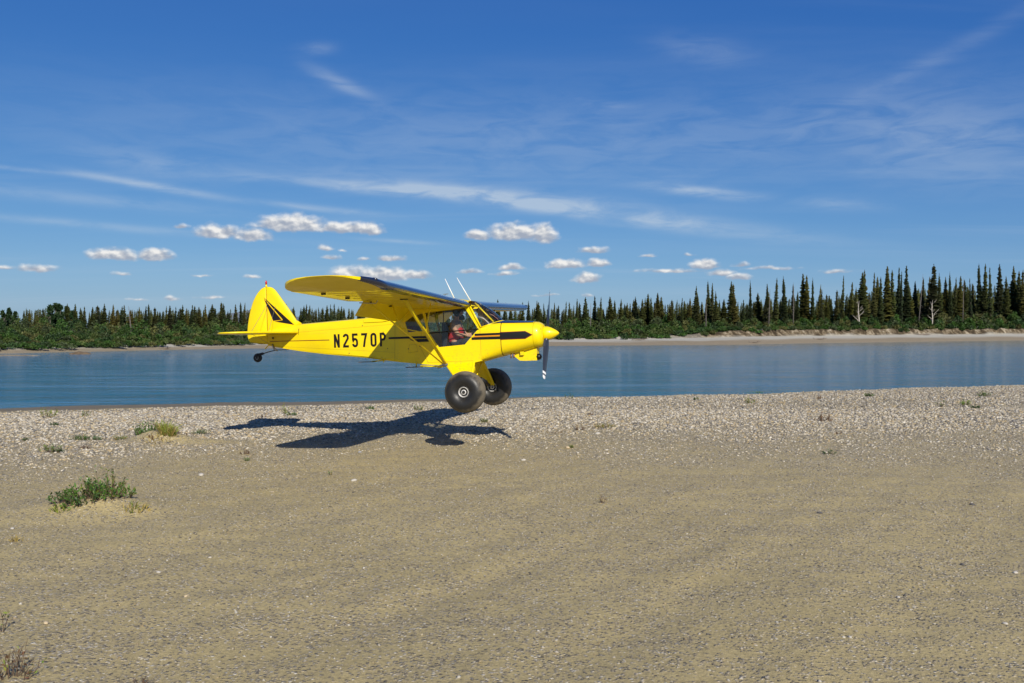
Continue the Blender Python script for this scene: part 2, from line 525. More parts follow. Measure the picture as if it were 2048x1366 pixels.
gxs = spaced([(-400, -60, 30), (-60, -22, 60), (-22, 26, 380), (26, 70, 60), (70, 500, 30)])
gys = spaced([(-150, -4, 25), (-4, 3, 20), (3, 48, 400), (48, 170, 60)])
GX, GY = np.meshgrid(gxs, gys)
GZ = beach_z(GX, GY)
nv, nu = GX.shape
idx = np.arange(nv * nu).reshape(nv, nu)
q4 = np.stack([idx[:-1, :-1], idx[:-1, 1:], idx[1:, 1:], idx[1:, :-1]], -1).reshape(-1, 4)
sdist = shore(GX) - GY
lim = np.interp(GX, [-14, -4, 2, 10], [4.0, 2.6, 0.6, 0.4])
damp = np.clip((lim - sdist + (vnoise(GX * 1.2, GY * 1.2, 40) - .5) * 1.0) / 0.6, 0, 1)
cols = np.stack([gravel_share(GX, GY), damp, GX * 0, GX * 0 + 1], -1).reshape(-1, 4)
keep = (GZ.ravel()[q4].max(1) > -2.0)
beach = obj('beach_ground', np.stack([GX, GY, GZ], -1).reshape(-1, 3), q4[keep], sand_material(), smooth=True, cols=cols)
tag(beach, 'sandy gravel bar in the foreground sloping to the river', None, None, 'structure')

# --- river
def water_material():
    m = bpy.data.materials.new('river_water')
    m.use_nodes = True
    t = NT(m.node_tree)
    b = m.node_tree.nodes['Principled BSDF']
    b.inputs['Base Color'].default_value = (0.022, 0.140, 0.215, 1)
    b.inputs['Roughness'].default_value = 0.06
    b.inputs['IOR'].default_value = 1.333
    co = t.n('ShaderNodeTexCoord').outputs['Object']
    def ripple(sx_, sy_, rot, sc_, det, dist=0.3):
        mp_ = t.n('ShaderNodeMapping'); mp_.inputs['Scale'].default_value = (sx_, sy_, 1); mp_.inputs['Rotation'].default_value = (0, 0, R(rot))
        t.l(co, mp_.inputs[0]); return t.noise(mp_.outputs[0], sc_, det, 0.6, dist)
    a = ripple(0.45, 1.0, 12, 1.5, 6)
    c = ripple(0.30, 1.0, 14, 0.35, 3)
    calm = t.range(ripple(0.16, 1.0, 13, 0.055, 3), 0.36, 0.66, 0.45, 1.0)
    calm = t.math('MULTIPLY', calm, t.range(ripple(0.26, 1.0, 12, 0.30, 6, 1.2), 0.36, 0.64, 0.35, 1.5))
    sy_ = t.n('ShaderNodeSeparateXYZ'); t.l(co, sy_.inputs[0])
    calm = t.math('MULTIPLY', calm, t.range(sy_.outputs[1], 105, 185, 1.0, 0.30))     # sheltered water under the far bank
    h = t.math('ADD', t.math('MULTIPLY', a, 0.21), t.math('MULTIPLY', c, 0.30))
    bp = t.n('ShaderNodeBump'); bp.inputs['Distance'].default_value = 2.0
    t.l(t.math('MULTIPLY', calm, 0.75), bp.inputs['Strength'])
    t.l(h, bp.inputs['Height']); t.l(bp.outputs[0], b.inputs['Normal'])
    return m
wx = spaced([(-700, 700, 8)]); wy = spaced([(-130, 500, 6)])
A, B = np.meshgrid(wx, wy)
i2 = np.arange(A.size).reshape(A.shape)
fq = np.stack([i2[:-1, :-1], i2[:-1, 1:], i2[1:, 1:], i2[1:, :-1]], -1).reshape(-1, 4)
river = obj('river_water', np.stack([A, B, A * 0 + WATER_Z], -1).reshape(-1, 3), fq, water_material())
tag(river, 'broad blue-green rippled river between the gravel bars', None, None, 'structure')

# --- far bank: (photo column, distance of waterline, width of the bar, height of the bar, rise of the cut bank behind it)
BU = np.array([-1500, -500, 0, 250, 500, 1000, 1200, 1400, 1500, 2048, 2600, 4000.])
BD = np.array([70, 84, 105, 119, 134, 155, 160, 167, 172, 239, 330, 600.])
BW = np.array([3, 3, 3.6, 4.5, 7, 12, 15, 16, 18, 24, 30, 40.])
BH = np.array([.3, .3, .30, .28, .30, .50, .60, .80, 1.0, 1.25, 1.4, 1.6])
BR = np.array([.3, .3, .3, .3, .3, .3, .35, 1.0, 1.5, 1.7, 1.8, 1.8])
def bank(u):
    return [np.interp(u, BU, q) for q in (BD, BW, BH, BR)]
def far_pt(u, off):
    """ground point on the far side: photo column u, off metres behind the waterline"""
    d = np.interp(u, BU, BD) + off
    return (u - 1024) / FOC * d, d
def far_z(u, off):
    d, wd, h, r = bank(u)
    off = np.asarray(off, float)
    z = WATER_Z + (h - WATER_Z) * np.clip(off / wd, -1, 1) ** 1.0
    ruf = (vnoise(u * 0.05, off * 0.4, 55) - 0.5)
    k_ = np.clip((off - wd + ruf * 1.3) / 2.0, 0, 1)
    return z + k_ * r * (0.9 + 0.3 * ruf) + np.clip((off - wd) / 400, 0, 1) * 1.0
us = spaced([(-1500, -100, 30), (-100, 2150, 560), (2150, 4000, 40)])
ofs = spaced([(-14, 0, 4), (0, 36, 50), (36, 90, 14), (90, 500, 8), (500, 9000, 8)])
U, OF = np.meshgrid(us, ofs)
wig = (vnoise(U * 0.03, U * 0, 60) - .5) * 1.6
FX, FY = far_pt(U, OF + wig * np.clip(1 - np.abs(OF) / 12, 0, 1))
FZ = far_z(U, OF) + 0.25 * (vnoise(FX * 0.7, FY * 0.7, 61) - .5) * np.clip((OF - np.interp(U, BU, BW)) / 2, 0.05, 1)
i3 = np.arange(U.size).reshape(U.shape)
fq = np.stack([i3[:-1, :-1], i3[:-1, 1:], i3[1:, 1:], i3[1:, :-1]], -1).reshape(-1, 4)
wd = np.interp(U, BU, BW); rr_ = np.interp(U, BU, BR)
pale = np.clip((OF - 0.45 * wd + (vnoise(U * .02, OF, 63) - .5) * wd * .3) / (0.25 * wd), 0, 1)
cut = np.clip((OF - wd + 0.6) / 0.8, 0, 1) * np.clip((wd + 4.0 - OF) / 0.8, 0, 1) * np.clip((rr_ - .6) / .5, 0, 1)
green = np.clip((OF - wd - 0.2 - 3.0 * np.clip((rr_ - .6) / .5, 0, 1) + (vnoise(U * .06, OF * .5, 64) - .5) * 2.5) / 1.0, 0, 1)
def far_material():
    m = bpy.data.materials.new('far_bank_ground')
    m.use_nodes = True
    t = NT(m.node_tree); b = m.node_tree.nodes['Principled BSDF']
    b.inputs['Roughness'].default_value = 0.95; b.inputs['Specular IOR Level'].default_value = 0.1
    co = t.n('ShaderNodeTexCoord').outputs['Object']
    at = t.n('ShaderNodeAttribute'); at.attribute_name = 'tint'
    sp = t.n('ShaderNodeSeparateColor'); t.l(at.outputs['Color'], sp.inputs[0])
    n1 = t.noise(co, 0.8, 5, 0.65); n2 = t.noise(co, 3.0, 4, 0.7)
    wet = t.mix(n1, (0.20, 0.165, 0.11), (0.33, 0.275, 0.19))
    dry = t.mix(n2, (0.34, 0.325, 0.27), (0.46, 0.44, 0.375))
    c = t.mix(sp.outputs[0], wet, dry)
    earth = t.ramp(t.noise(co, 0.55, 5, 0.7), [(0.40, (0.045, 0.033, 0.020)), (0.52, (0.13, 0.10, 0.062)), (0.64, (0.34, 0.29, 0.21))])
    c = t.mix(sp.outputs[1], c, earth)
    c = t.mix(sp.outputs[2], c, t.mix(n1, (0.045, 0.055, 0.016), (0.085, 0.090, 0.03)))
    t.l(c, b.inputs['Base Color'])
    bp = t.n('ShaderNodeBump'); bp.inputs['Strength'].default_value = 0.6; bp.inputs['Distance'].default_value = 0.15
    t.l(n2, bp.inputs['Height']); t.l(bp.outputs[0], b.inputs['Normal'])
    return m
fb = obj('far_bank_ground', np.stack([FX, FY, FZ], -1).reshape(-1, 3), fq, far_material(), smooth=True,
         cols=np.stack([pale, cut, green, U * 0 + 1], -1).reshape(-1, 4))
tag(fb, 'far river bank with a pale gravel bar and cut earth edge', None, None, 'structure')

# --- low hills on the horizon
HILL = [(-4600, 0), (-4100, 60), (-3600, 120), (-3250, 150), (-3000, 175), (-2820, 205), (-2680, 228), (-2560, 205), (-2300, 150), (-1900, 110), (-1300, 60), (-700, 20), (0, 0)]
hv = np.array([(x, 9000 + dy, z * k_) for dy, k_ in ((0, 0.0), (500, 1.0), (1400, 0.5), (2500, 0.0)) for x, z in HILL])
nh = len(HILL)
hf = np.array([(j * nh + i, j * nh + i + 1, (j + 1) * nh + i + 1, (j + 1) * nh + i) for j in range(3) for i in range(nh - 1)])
tag(obj('distant_hills', hv, hf, mat('hill_haze_blue', (0.17, 0.20, 0.23), 1.0, spec=0.0, vary=0.2, vscale=0.002)), 'low blue hills on the horizon behind the spruces', None, None, 'structure')  # grey-blue of distant haze put into the hill colour; no air volume

# ------------------------------------------------------------------ far-bank trees
M_NEEDLE = []
for i, c in enumerate([(0.046, 0.058, 0.017), (0.058, 0.064, 0.018), (0.038, 0.052, 0.020), (0.066, 0.066, 0.022)]):
    m_ = mat('spruce_needles_%d' % i, c, 0.75, spec=0.2, vary=0.5, vscale=5.0, trans=0.12)
    t_ = NT(m_.node_tree); oi = t_.n('ShaderNodeObjectInfo'); b_ = m_.node_tree.nodes['Principled BSDF']
    src = b_.inputs['Base Color'].links[0].from_socket          # every tree has its own shade of green
    t_.l(t_.mix(1.0, src, t_.ramp(oi.outputs['Random'], [(0.0, (0.55, 0.62, 0.8)), (0.35, (0.9, 1.0, 0.9)), (0.7, (1.25, 1.2, 0.9)), (1.0, (1.75, 1.45, 1.0))]), 'MULTIPLY'), b_.inputs['Base Color'])
    M_NEEDLE.append(m_)
M_BARK = mat('spruce_bark', (0.055, 0.042, 0.032), 0.9, vary=0.3)
M_GREYBARK = mat('dead_bark', (0.12, 0.105, 0.09), 0.9, vary=0.3)

def spruce_proto(k):
    r_ = np.random.default_rng(100 + k)
    r0 = [0.078, 0.092, 0.066, 0.084, 0.072, 0.10, 0.060, 0.088][k % 8]
    start = [0.06, 0.04, 0.10, 0.05, 0.12, 0.03, 0.16, 0.06][k % 8]
    club = [0, 0, 1, 0, 1, 0, 1, 1][k % 8]
    v, f, zz = [], [], start
    while zz < 0.985:
        t = (zz - start) / (1 - start)
        rad = r0 * ((1 - t) ** 0.72 * (0.55 + 0.45 * min(1, t * 5)) + 0.004)
        if club and t > 0.82:
            rad = max(rad, r0 * 0.24 * max(0, 1 - ((t - 0.88) / 0.11) ** 2))
        rad *= r_.uniform(0.72, 1.18)
        nb = int(r_.integers(6, 9)) if t < 0.85 else 5
        a0 = r_.uniform(0, 6.28)
        for j in range(nb):
            if r_.random() < 0.10:
                continue
            a = a0 + j * 6.283 / nb + r_.normal(0, 0.25)
            L = rad * r_.uniform(0.6, 1.22)
            dr = L * r_.uniform(0.25, 0.75)
            ca, sa = math.cos(a), math.sin(a)
            wd = L * r_.uniform(0.30, 0.5)
            z0 = zz + r_.normal(0, 0.004)
            def P(q, s, dz):
                return (q * ca - s * sa, q * sa + s * ca, z0 + dz)
            b = len(v)
            v += [P(0, 0, 0.006), P(L * .55, wd, -dr * .45), P(L * 1.0, 0, -dr * .8 + .004), P(L * .55, -wd, -dr * .45), P(L * .7, 0, -dr * 1.0 - 0.014), P(L * .2, 0, -dr * .5 - .012)]
            f += [(b, b + 1, b + 2), (b, b + 2, b + 3), (b, b + 2, b + 4), (b, b + 4, b + 5)]
        zz += r_.uniform(0.014, 0.024) * (1.0 if t < .8 else .8)
    v = np.array(v); v[:, 2] = np.clip(v[:, 2], 0.005, 0.998)
    crown = obj('crown', v, np.array(f), M_NEEDLE[k % 4])
    mb = MB(); mb.tube([(0, 0, -0.03), (0.004, 0, 0.5), (0, 0, 0.985)], [0.014, 0.009, 0.0015], 6)
    trunk = mb.build('trunk', M_BARK, smooth=True)
    return crown, trunk

PROTO = [spruce_proto(k) for k in range(12)]
for c_, t_ in PROTO:                        # prototypes are only used through copies
    for o_ in (c_, t_):
        COL.objects.unlink(o_)

sky_r = [(40,175),(122,165),(190,230),(212,285),(270,140),(295,155),(342,175),(385,230),(410,270),(455,310),(500,345),(535,275),(580,155),(645,210),(695,255),(735,130),(770,110),(838,130),(862,165),(890,165),(943,80),(985,110),(1037,90),(1052,120),(1100,75),(1135,215),(1160,200),(1225,175),(1268,165),(1310,65),(1370,140),(1420,170),(1455,130),(1487,170),(1525,160),(1565,195),(1622,180),(1685,65),(1735,58),(1778,90),(1857,62),(1912,165),(1965,80),(1993,120),(2032,112)]
sky_m = [(20,175),(75,165),(135,160),(155,175),(200,185),(235,195),(280,175),(310,200),(370,170),(412,175),(437,195),(463,145),(490,180),(517,130),(547,170),(615,120),(650,130),(685,230),(717,210),(750,128),(775,160),(822,150),(850,190),(880,180),(905,185),(930,155),(950,130),(1000,150),(1020,140),(1045,105),(1080,135),(1100,170),(1128,95),(1160,130),(1230,155),(1250,165),(1290,155),(1320,140),(1348,165),(1385,140),(1430,40),(1460,105),(1520,125),(1550,0),(1570,15),(1612,85),(1632,155),(1670,150),(1725,5),(1762,20),(1830,155),(1890,-5),(1952,100),(2035,20)]
sky_l = [(215,140),(245,150),(290,170),(320,170),(350,145),(550,105),(575,130),(622,105),(665,140),(697,125),(755,130),(795,120),(820,140),(860,105),(925,110),(950,150),(997,125),(1022,115),(1070,155),(1150,135),(1190,125),(1222,108),(1275,135),(1310,170),(1335,165),(1360,125),(1390,120),(1432,130),(1475,140),(1497,115),(1527,140),(1570,115),(1600,125),(1630,130),(1687,110),(1735,110),(1765,145),(1800,90),(1817,100),(1837,105),(1880,180),(1937,110),(1980,95),(2000,95)]
sky_f = [(855,500),(915,480),(945,455),(985,435),(1015,445),(1060,520),(1090,490),(1130,470),(1170,470),(1215,450),(1250,435),(1300,430),(1335,460),(1375,460),(1410,480)]
tops = [(1540 + a * .248, 510 + b * .248) for a, b in sky_r] + [(1040 + a * .2441, 560 + b * .2441) for a, b in sky_m]
tops += [(a * .2441, 580 + b * .2441) for a, b in sky_l] + [(440 + a * .1758, 530 + b * .1758) for a, b in sky_f]
tops += [(965, 603), (996, 597), (1023, 607), (981, 611), (510, 600), (575, 606), (588, 612), (742, 606), (1010, 604)]
tops.sort()
LAND = [(-1e9, 'at the far left edge'), (45, 'left of the dense poplars'), (160, 'between poplars and tail fin'), (492, 'behind the tail fin'), (596, 'between tail fin and wing'),
        (735, 'above the cowling'), (1104, 'right of the propeller'), (1380, 'from the first tall spire on'), (1560, 'left of the pale birch'), (1717, 'between the two bare trees'), (1864, 'right of the forked bare tree')]
def zone(u):
    j = max(i for i, q in enumerate(LAND) if u >= q[0])
    return LAND[j][1]
ORD = ['first', 'second', 'third', 'fourth', 'fifth', 'sixth', 'seventh', 'eighth', 'ninth', 'tenth', '11th', '12th', '13th', '14th', '15th', '16th', '17th', '18th', '19th', '20th'] + ['%dth' % i if i % 10 not in (1, 2, 3) else '%d%s' % (i, {1: 'st', 2: 'nd', 3: 'rd'}[i % 10]) for i in range(21, 60)]

def place_spruce(u, vtop, off, k, label, group, fat=1.0):
    d, wd_, _, _ = bank(u)
    x, y = far_pt(u, off)
    g = float(far_z(np.array(u), np.array(off)))
    h = CAM_H + (660.6 - vtop) * y / FOC - g
    t = empty('spruce_tree', (x, y, g - 0.05))
    t.rotation_euler = (random.gauss(0, .022), random.gauss(0, .022), random.uniform(0, 6.28))
    fat = fat * random.choice((.62, .8, .95, 1.0, 1.1, 1.3)) * random.uniform(.92, 1.1) * min(1.25, max(0.8, 11 / h) ** 0.3)
    t.scale = (h * fat, h * fat, h)
    for src in PROTO[k]:
        c = src.copy(); COL.objects.link(c); c.parent = t
    tag(t, label, 'spruce tree', group)
    return t
cnt = {}
allu = [u for u, _ in tops]
for i, (u, vt) in enumerate(tops):
    z_ = zone(u); cnt[z_] = cnt.get(z_, 0) + 1
    near = [v for (a, v) in tops if abs(a - u) < 30]
    look = 'tall slender' if vt <= min(near) + 1 else 'short narrow' if vt >= max(near) - 1 and len(near) > 1 else 'dark narrow'
    wd_ = bank(u)[1]
    off = wd_ + random.uniform(10, 26) + (4 if u > 1400 else 8)
    place_spruce(u, vt, off, (i * 5 + random.randrange(12)) % 12, '%s spruce, %s of the front row %s' % (look, ORD[cnt[z_] - 1], z_), 'spruces standing on the far bank skyline', 1.38 if u > 1380 else 1.5)
# the shorter spruces filling in behind
topf = lambda u: float(np.interp(u, [0, 90, 160, 490, 700, 1000, 1150, 1380, 1480, 1560, 1640, 1720, 2048], [628, 612, 618, 615, 614, 614, 612, 600, 598, 590, 592, 575, 560]))
fill = []
for i in range(118):
    u = -25 + 2105 * ((i * 0.61803) % 1.0) if i < 70 else 1040 + 1030 * ((i * 0.61803) % 1.0)
    if not 770 < u < 930:
        fill.append((u, topf(u) + abs(random.gauss(4, 7))))
fill.sort(); cnt = {}
for u, vt in fill:
    z_ = zone(u); cnt[z_] = cnt.get(z_, 0) + 1
    place_spruce(u, vt, bank(u)[1] + random.uniform(30, 60), random.randrange(12), 'lower spruce, %s of the back row %s' % (ORD[cnt[z_] - 1], z_), 'spruces of the back rows', 1.45)
# the close wood behind them, where trees can no longer be told apart
PV = [np.array([v_.co[:] for v_ in PROTO[k_][0].data.vertices]) for k_ in range(12)]
PF = [np.array([p_.vertices[:] for p_ in PROTO[k_][0].data.polygons]) for k_ in range(12)]
wv_, wf_, nb_ = [], [], 0
wr = np.random.default_rng(44)
for i in range(760):
    u = wr.uniform(-60, 2110); off = bank(u)[1] + wr.uniform(45, 110)
    x, y = far_pt(u, off); g = float(far_z(np.array(u), np.array(off)))
    vt = topf(u) + np.interp(u, [0, 1300, 1700], [0, 2, 5]) + abs(wr.normal(0, 7))
    h = max(2.5, CAM_H + (660.6 - vt) * y / FOC - g); k_ = int(wr.integers(0, 12)); a_ = wr.uniform(0, 6.28)
    sel = np.arange(len(PF[k_])) % 2 == 0 if True else None
    V = PV[k_] * np.array([h * 1.7, h * 1.7, h]); V = np.stack([V[:, 0] * math.cos(a_) - V[:, 1] * math.sin(a_) + x, V[:, 0] * math.sin(a_) + V[:, 1] * math.cos(a_) + y, V[:, 2] + g], 1)
    wv_.append(V); wf_.append(PF[k_][sel] + nb_); nb_ += len(V)
tag(obj('spruce_wood', np.concatenate(wv_), np.concatenate(wf_), M_NEEDLE[0]), 'dense dark spruce wood closing the gaps behind the front trees', 'forest', None, 'stuff')

# --- willow and alder thicket along the far bank (reads as one mass)
def leaf_cloud(n, c, r, size, r_, up=0.35):
    d = r_.normal(size=(n, 3)); d /= np.linalg.norm(d, axis=1)[:, None]
    d[:, 2] = np.abs(d[:, 2]) * 1.0 - 0.25
    p = c + d * r * (r_.uniform(0.55, 1.06, (n, 1)))
    a = r_.normal(size=(n, 3)); a[:, 2] += up; a /= np.linalg.norm(a, axis=1)[:, None]
    b = np.cross(a, r_.normal(size=(n, 3))); b /= np.linalg.norm(b, axis=1)[:, None]
    s = size * r_.uniform(0.55, 1.3, (n, 1))
    v = np.stack([p - b * s * .45, p + b * s * .45, p + a * s], 1).reshape(-1, 3)
    return v
tv, tcol = [], []
ytop_t = ([-100, 0, 100, 250, 500, 700, 1000, 1200, 1400, 1500, 1700, 1900, 2048, 2150], [628, 628, 634, 639, 638, 637, 637, 632, 634, 634, 627, 622, 615, 614])
GREENS = np.array([(0.036, 0.076, 0.013), (0.046, 0.086, 0.016), (0.030, 0.064, 0.018), (0.064, 0.092, 0.022), (0.052, 0.074, 0.028), (0.040, 0.092, 0.015), (0.095, 0.100, 0.030)]) * 0.98
tr_ = np.random.default_rng(5)
for j, (ro, fr, sp_) in enumerate([(-.5, .16, 1.4), (0.6, 0.22, 1.5), (1.8, 0.34, 1.8), (3.4, 0.45, 2.0), (5.5, 0.55, 2.2), (8, 0.68, 2.4), (11, 0.82, 2.6), (15, 0.95, 2.8), (20, 1.0, 3.0), (27, 1.0, 3.4), (36, .98, 4.0)]):
    u = -110.0
    while u < 2170:
        d, wd_, h_, rise = [float(q) for q in bank(u)]
        off = wd_ + ro + tr_.normal(0, 0.8) - (1.3 if u < 950 else 0) + (2.6 if rise > 0.8 else 0)
        x, y = far_pt(u, off)
        g = float(far_z(np.array(u), np.array(off)))
        H = (CAM_H + (660.6 - np.interp(u, *ytop_t)) * y / FOC - g) * fr * tr_.uniform(0.72, 1.10)
        H = max(H, 0.7)
        scale = y / 160.0
        rad = np.array([max(0.8, H * .42) * tr_.uniform(.8, 1.3), max(.7, H * .4), H * 0.62])
        if not (tr_.random() < 0.12 and j < 3):
            n = int(170 + 60 * min(2.0, H / 3))
            v = leaf_cloud(n, np.array([x, y, g + H * 0.40]), rad, 0.30 * scale, tr_)
            # upright sprays give an uneven top
            v2 = leaf_cloud(n // 3, np.array([x + tr_.normal(0, .5), y, g + H * 0.72]), rad * np.array([.45, .45, .55]), 0.30 * scale, tr_, 0.9)
            v = np.concatenate([v, v2]); v[:, 2] = np.maximum(v[:, 2], g - .05)
            tv.append(v)
            base = GREENS[tr_.integers(0, len(GREENS))] * tr_.uniform(0.75, 1.25)
            lc = base[None, :] * tr_.uniform(0.7, 1.35, (len(v) // 3, 1))
            tcol.append(np.repeat(np.concatenate([lc, np.ones((len(lc), 1))], 1), 3, 0))
        u += sp_ * FOC / d * tr_.uniform(0.7, 1.3) * scale
tv = np.concatenate(tv); tcol = np.concatenate(tcol)
M_LEAFMASS = mat('willow_leaves', None, 0.6, spec=0.3, tint=True, trans=0.22)
th = obj('willow_thicket', tv, np.arange(len(tv)).reshape(-1, 3), M_LEAFMASS, cols=tcol)
tag(th, 'green willow and alder thicket along the far bank', 'thicket', None, 'stuff')

# --- broad-crowned poplars at the left
def poplar(u, vtop, off, wpx, seed, label, col):
    r_ = np.random.default_rng(seed)
    x, y = far_pt(u, off); g = float(far_z(np.array(u), np.array(off)))
    H = CAM_H + (660.6 - vtop) * y / FOC - g
    hw = wpx / 2 * y / FOC
    t = tag(empty('poplar_tree', (x, y, g)), label, 'poplar tree', 'round poplars at the left of the far bank')
    vs = []
    for k_ in range(16):
        a, q = r_.uniform(0, 6.28), r_.uniform(0, 1) ** .6
        z = H * r_.uniform(0.25, 0.92)
        rr = hw * (1.15 - 0.95 * (z / H)) * q
        c = np.array([rr * math.cos(a), rr * math.sin(a), z])
        vs.append(leaf_cloud(75, c, np.array([hw * .34, hw * .34, H * .10]), 0.30, r_, .5))
    v = np.concatenate(vs); v[:, 2] = np.minimum(v[:, 2], H)
    lc = np.array(col)[None] * r_.uniform(.65, 1.35, (len(v) // 3, 1))
    obj('crown', v, np.arange(len(v)).reshape(-1, 3), M_LEAFMASS, t, cols=np.repeat(np.concatenate([lc, np.ones((len(lc), 1))], 1), 3, 0))
    mb = MB(); mb.tube([(0, 0, -.1), (.05, 0, H * .5), (0, 0, H * .9)], [.13, .08, .02], 6)
    for k_ in range(5):
        a = r_.uniform(0, 6.28)
        mb.tube([(0, 0, H * (.3 + .1 * k_)), (hw * .5 * math.cos(a), hw * .5 * math.sin(a), H * (.45 + .1 * k_))], [.05, .015], 5)
    mb.build('trunk', M_GREYBARK, t, True)
G1, G2 = (0.022, 0.050, 0.016), (0.030, 0.058, 0.018)
for a in [(8, 617, 22, 20, 1, 'low round poplar at the very left edge of the far bank', G2), (19, 613, 24, 16, 2, 'small poplar next to the left edge of the far bank', G1), (30, 622, 20, 18, 8, 'shortest round poplar near the left edge', G2),
          (100, 607, 24, 24, 3, 'leftmost of the tall dense poplars on the far bank', G1), (111, 605, 26, 20, 4, 'tallest dark green poplar of the left clump', G2), (121, 606, 24, 20, 5, 'dense poplar right of the tallest one in the left clump', G1), (133, 610, 22, 20, 6, 'rounded poplar at the right end of the left clump', G2), (147, 616, 26, 18, 7, 'low poplar just right of the dense left clump', G1)]:
    poplar(a[0], a[1], bank(a[0])[1] + a[2], a[3], a[4], a[5], a[6])

# --- two pale bare trees at the right
M_PALE = mat('pale_birch_bark', (0.52, 0.47, 0.40), 0.8, vary=0.25, vscale=3)
def bare_tree(u, vtop, off, seed, label):
    r_ = random.Random(seed)
    x, y = far_pt(u, off); g = float(far_z(np.array(u), np.array(off)))
    H = CAM_H + (660.6 - vtop) * y / FOC - g
    t = tag(empty('bare_tree', (x, y, g)), label, 'bare tree', 'pale bare trees in front of the right-hand spruces')
    mb = MB(); mb.tube([(0, 0, -.1), (.15, 0, H * .35), (-.1, 0, H * .7), (.1, 0, H)], [.16, .13, .08, .02], 6)
    mb.build('trunk', M_PALE, t, True)
    for k_ in range(9):
        z = H * (.25 + .075 * k_); a = r_.uniform(0, 6.28); L = H * r_.uniform(.14, .30) * (1.1 - z / H * .6)
        b = MB(); p = Vector((0, 0, z)); q = p + Vector((math.cos(a) * L * .6, math.sin(a) * L * .6, L * .45)); e = q + Vector((math.cos(a + .4) * L * .4, math.sin(a + .4) * L * .4, L * .5))
        b.tube([p, q, e], [.06, .04, .012], 5)
        b.tube([q, q + Vector((math.cos(a - .8) * L * .4, math.sin(a - .8) * L * .4, L * .25))], [.03, .01], 4)
        b.build('branch', M_PALE, t, True)
bare_tree(1717, 602, bank(1717)[1] + 6.5, 3, 'pale upright birch standing in front of the spruces')
bare_tree(1864, 600, bank(1864)[1] + 8.5, 4, 'pale forked bare tree in front of the tall right-hand spruces')

# --- dead spruces standing grey among the green ones
def snag(u, vtop, off, seed, label):
    r_ = random.Random(seed)
    x, y = far_pt(u, off); g = float(far_z(np.array(u), np.array(off)))
    H = CAM_H + (660.6 - vtop) * y / FOC - g
    t = tag(empty('dead_spruce', (x, y, g)), label, 'dead tree', 'dead spruces on the far bank')
    t.rotation_euler = (r_.gauss(0, .03), r_.gauss(0, .04), 0)
    mb = MB(); mb.tube([(0, 0, -.1), (.05, 0, H * .5), (0, 0, H)], [.15, .09, .02], 6); mb.build('trunk', M_GREYBARK, t, True)
    mb = MB()
    for k_ in range(34):
        z = H * r_.uniform(.2, .95); a = r_.uniform(0, 6.28); L = H * .07 * (1.15 - z / H) * r_.uniform(.5, 1.3)
        mb.tube([(0, 0, z), (math.cos(a) * L, math.sin(a) * L, z - L * .5)], [.035, .012], 4, False)
    mb.build('twigs', M_GREYBARK, t, True, fix=False)['kind'] = 'stuff'
for (u, vt, lb) in [(1537, 578, 'grey dead spruce just left of the cut bank'), (1836, 548, 'thin grey dead spruce left of the forked bare tree'), (1586, 565, 'grey dead spruce left of the pale birch'), (1412, 596, 'short dead spruce beside the first tall spire'), (1180, 606, 'thin dead spruce right of the propeller'), (263, 612, 'grey dead spruce left of the tail'), (1925, 556, 'grey dead spruce right of the forked bare tree')]:
    snag(u, vt, bank(u)[1] + 9, int(u), lb)

# --- driftwood and shoals on the far side
M_DRIFT = mat('driftwood', (0.16, 0.13, 0.10), 0.9, vary=0.35, vscale=3)
for (u, off, L, rad, a, lb) in [(1640, 9, 3.0, .13, .1, 'short dark driftwood log on the far gravel bar at right'), (1510, 3.2, 2.4, .12, 0.2, 'driftwood piece near the far waterline, right of centre'), (330, .5, 1.6, .12, 0, 'small dark snag at the far waterline, left of the tail'), (1850, 20, 4.0, .15, .2, 'grey driftwood log under the cut bank at right'), (1280, 11, 3.2, .10, .05, 'thin dark log on the far gravel bar right of the propeller')]:
    x, y = far_pt(u, off); g = float(far_z(np.array(u), np.array(off)))
    mb = MB(); mb.tube([(-L / 2, 0, .05), (-L * .1, .1, .15), (L * .25, .05, .2), (L / 2, -.1, .35)], [rad, rad * 1.1, rad * .8, rad * .3], 7)
    mb.tube([(-L * .45, 0, .1), (-L * .5, .2, .55)], [rad * .6, rad * .2], 5); mb.tube([(L * .2, 0, .2), (L * .3, -.3, .6)], [rad * .4, rad * .1], 5)
    o_ = mb.build('driftwood_log', M_DRIFT, None, True); o_.location = (x, y, g); o_.rotation_euler[2] = a
    tag(o_, lb, 'driftwood')
def shoal(name, u0, u1, v, hgt, lb, m):
    c0 = ground_at(u0, v, WATER_Z); c1 = ground_at(u1, v, WATER_Z)
    L = c1[0] - c0[0]; n = 40; rings = []
    for i in range(n + 1):
        t = i / n; q = max(0.02, math.sin(math.pi * t)) ** .6
        x = c0[0] + L * t; y = c0[1]
        q *= 0.75 + 0.5 * float(vnoise(np.array(i * .6), np.array(v * 1.0), 3))
        rings.append([(x, y - 1.1 * q, WATER_Z - .1), (x, y - .5 * q, WATER_Z + hgt * q * .8), (x, y + .4 * q, WATER_Z + hgt * q), (x, y + 1.2 * q, WATER_Z - .1)])
    mb = MB(); mb.loft(rings, False, False, False)
    o_ = mb.build(name, m, None, True); o_['kind'] = 'structure'; o_['label'] = lb
M_SHOAL = mat('damp_shoal', (0.24, 0.19, 0.12), 0.9, vary=0.4, vscale=1.5, bump=0.5, bscale=5, bdist=.1)
shoal('sand_shoal', -120, 82, 711.5, 0.12, 'thin sand spit in the water at the left edge', M_SHOAL)
shoal('gravel_islet', 138, 182, 708.5, 0.30, 'small brown islet near the far bank at left', mat('islet_dirt', (0.13, 0.09, 0.05), 0.95, vary=.4, vscale=2))

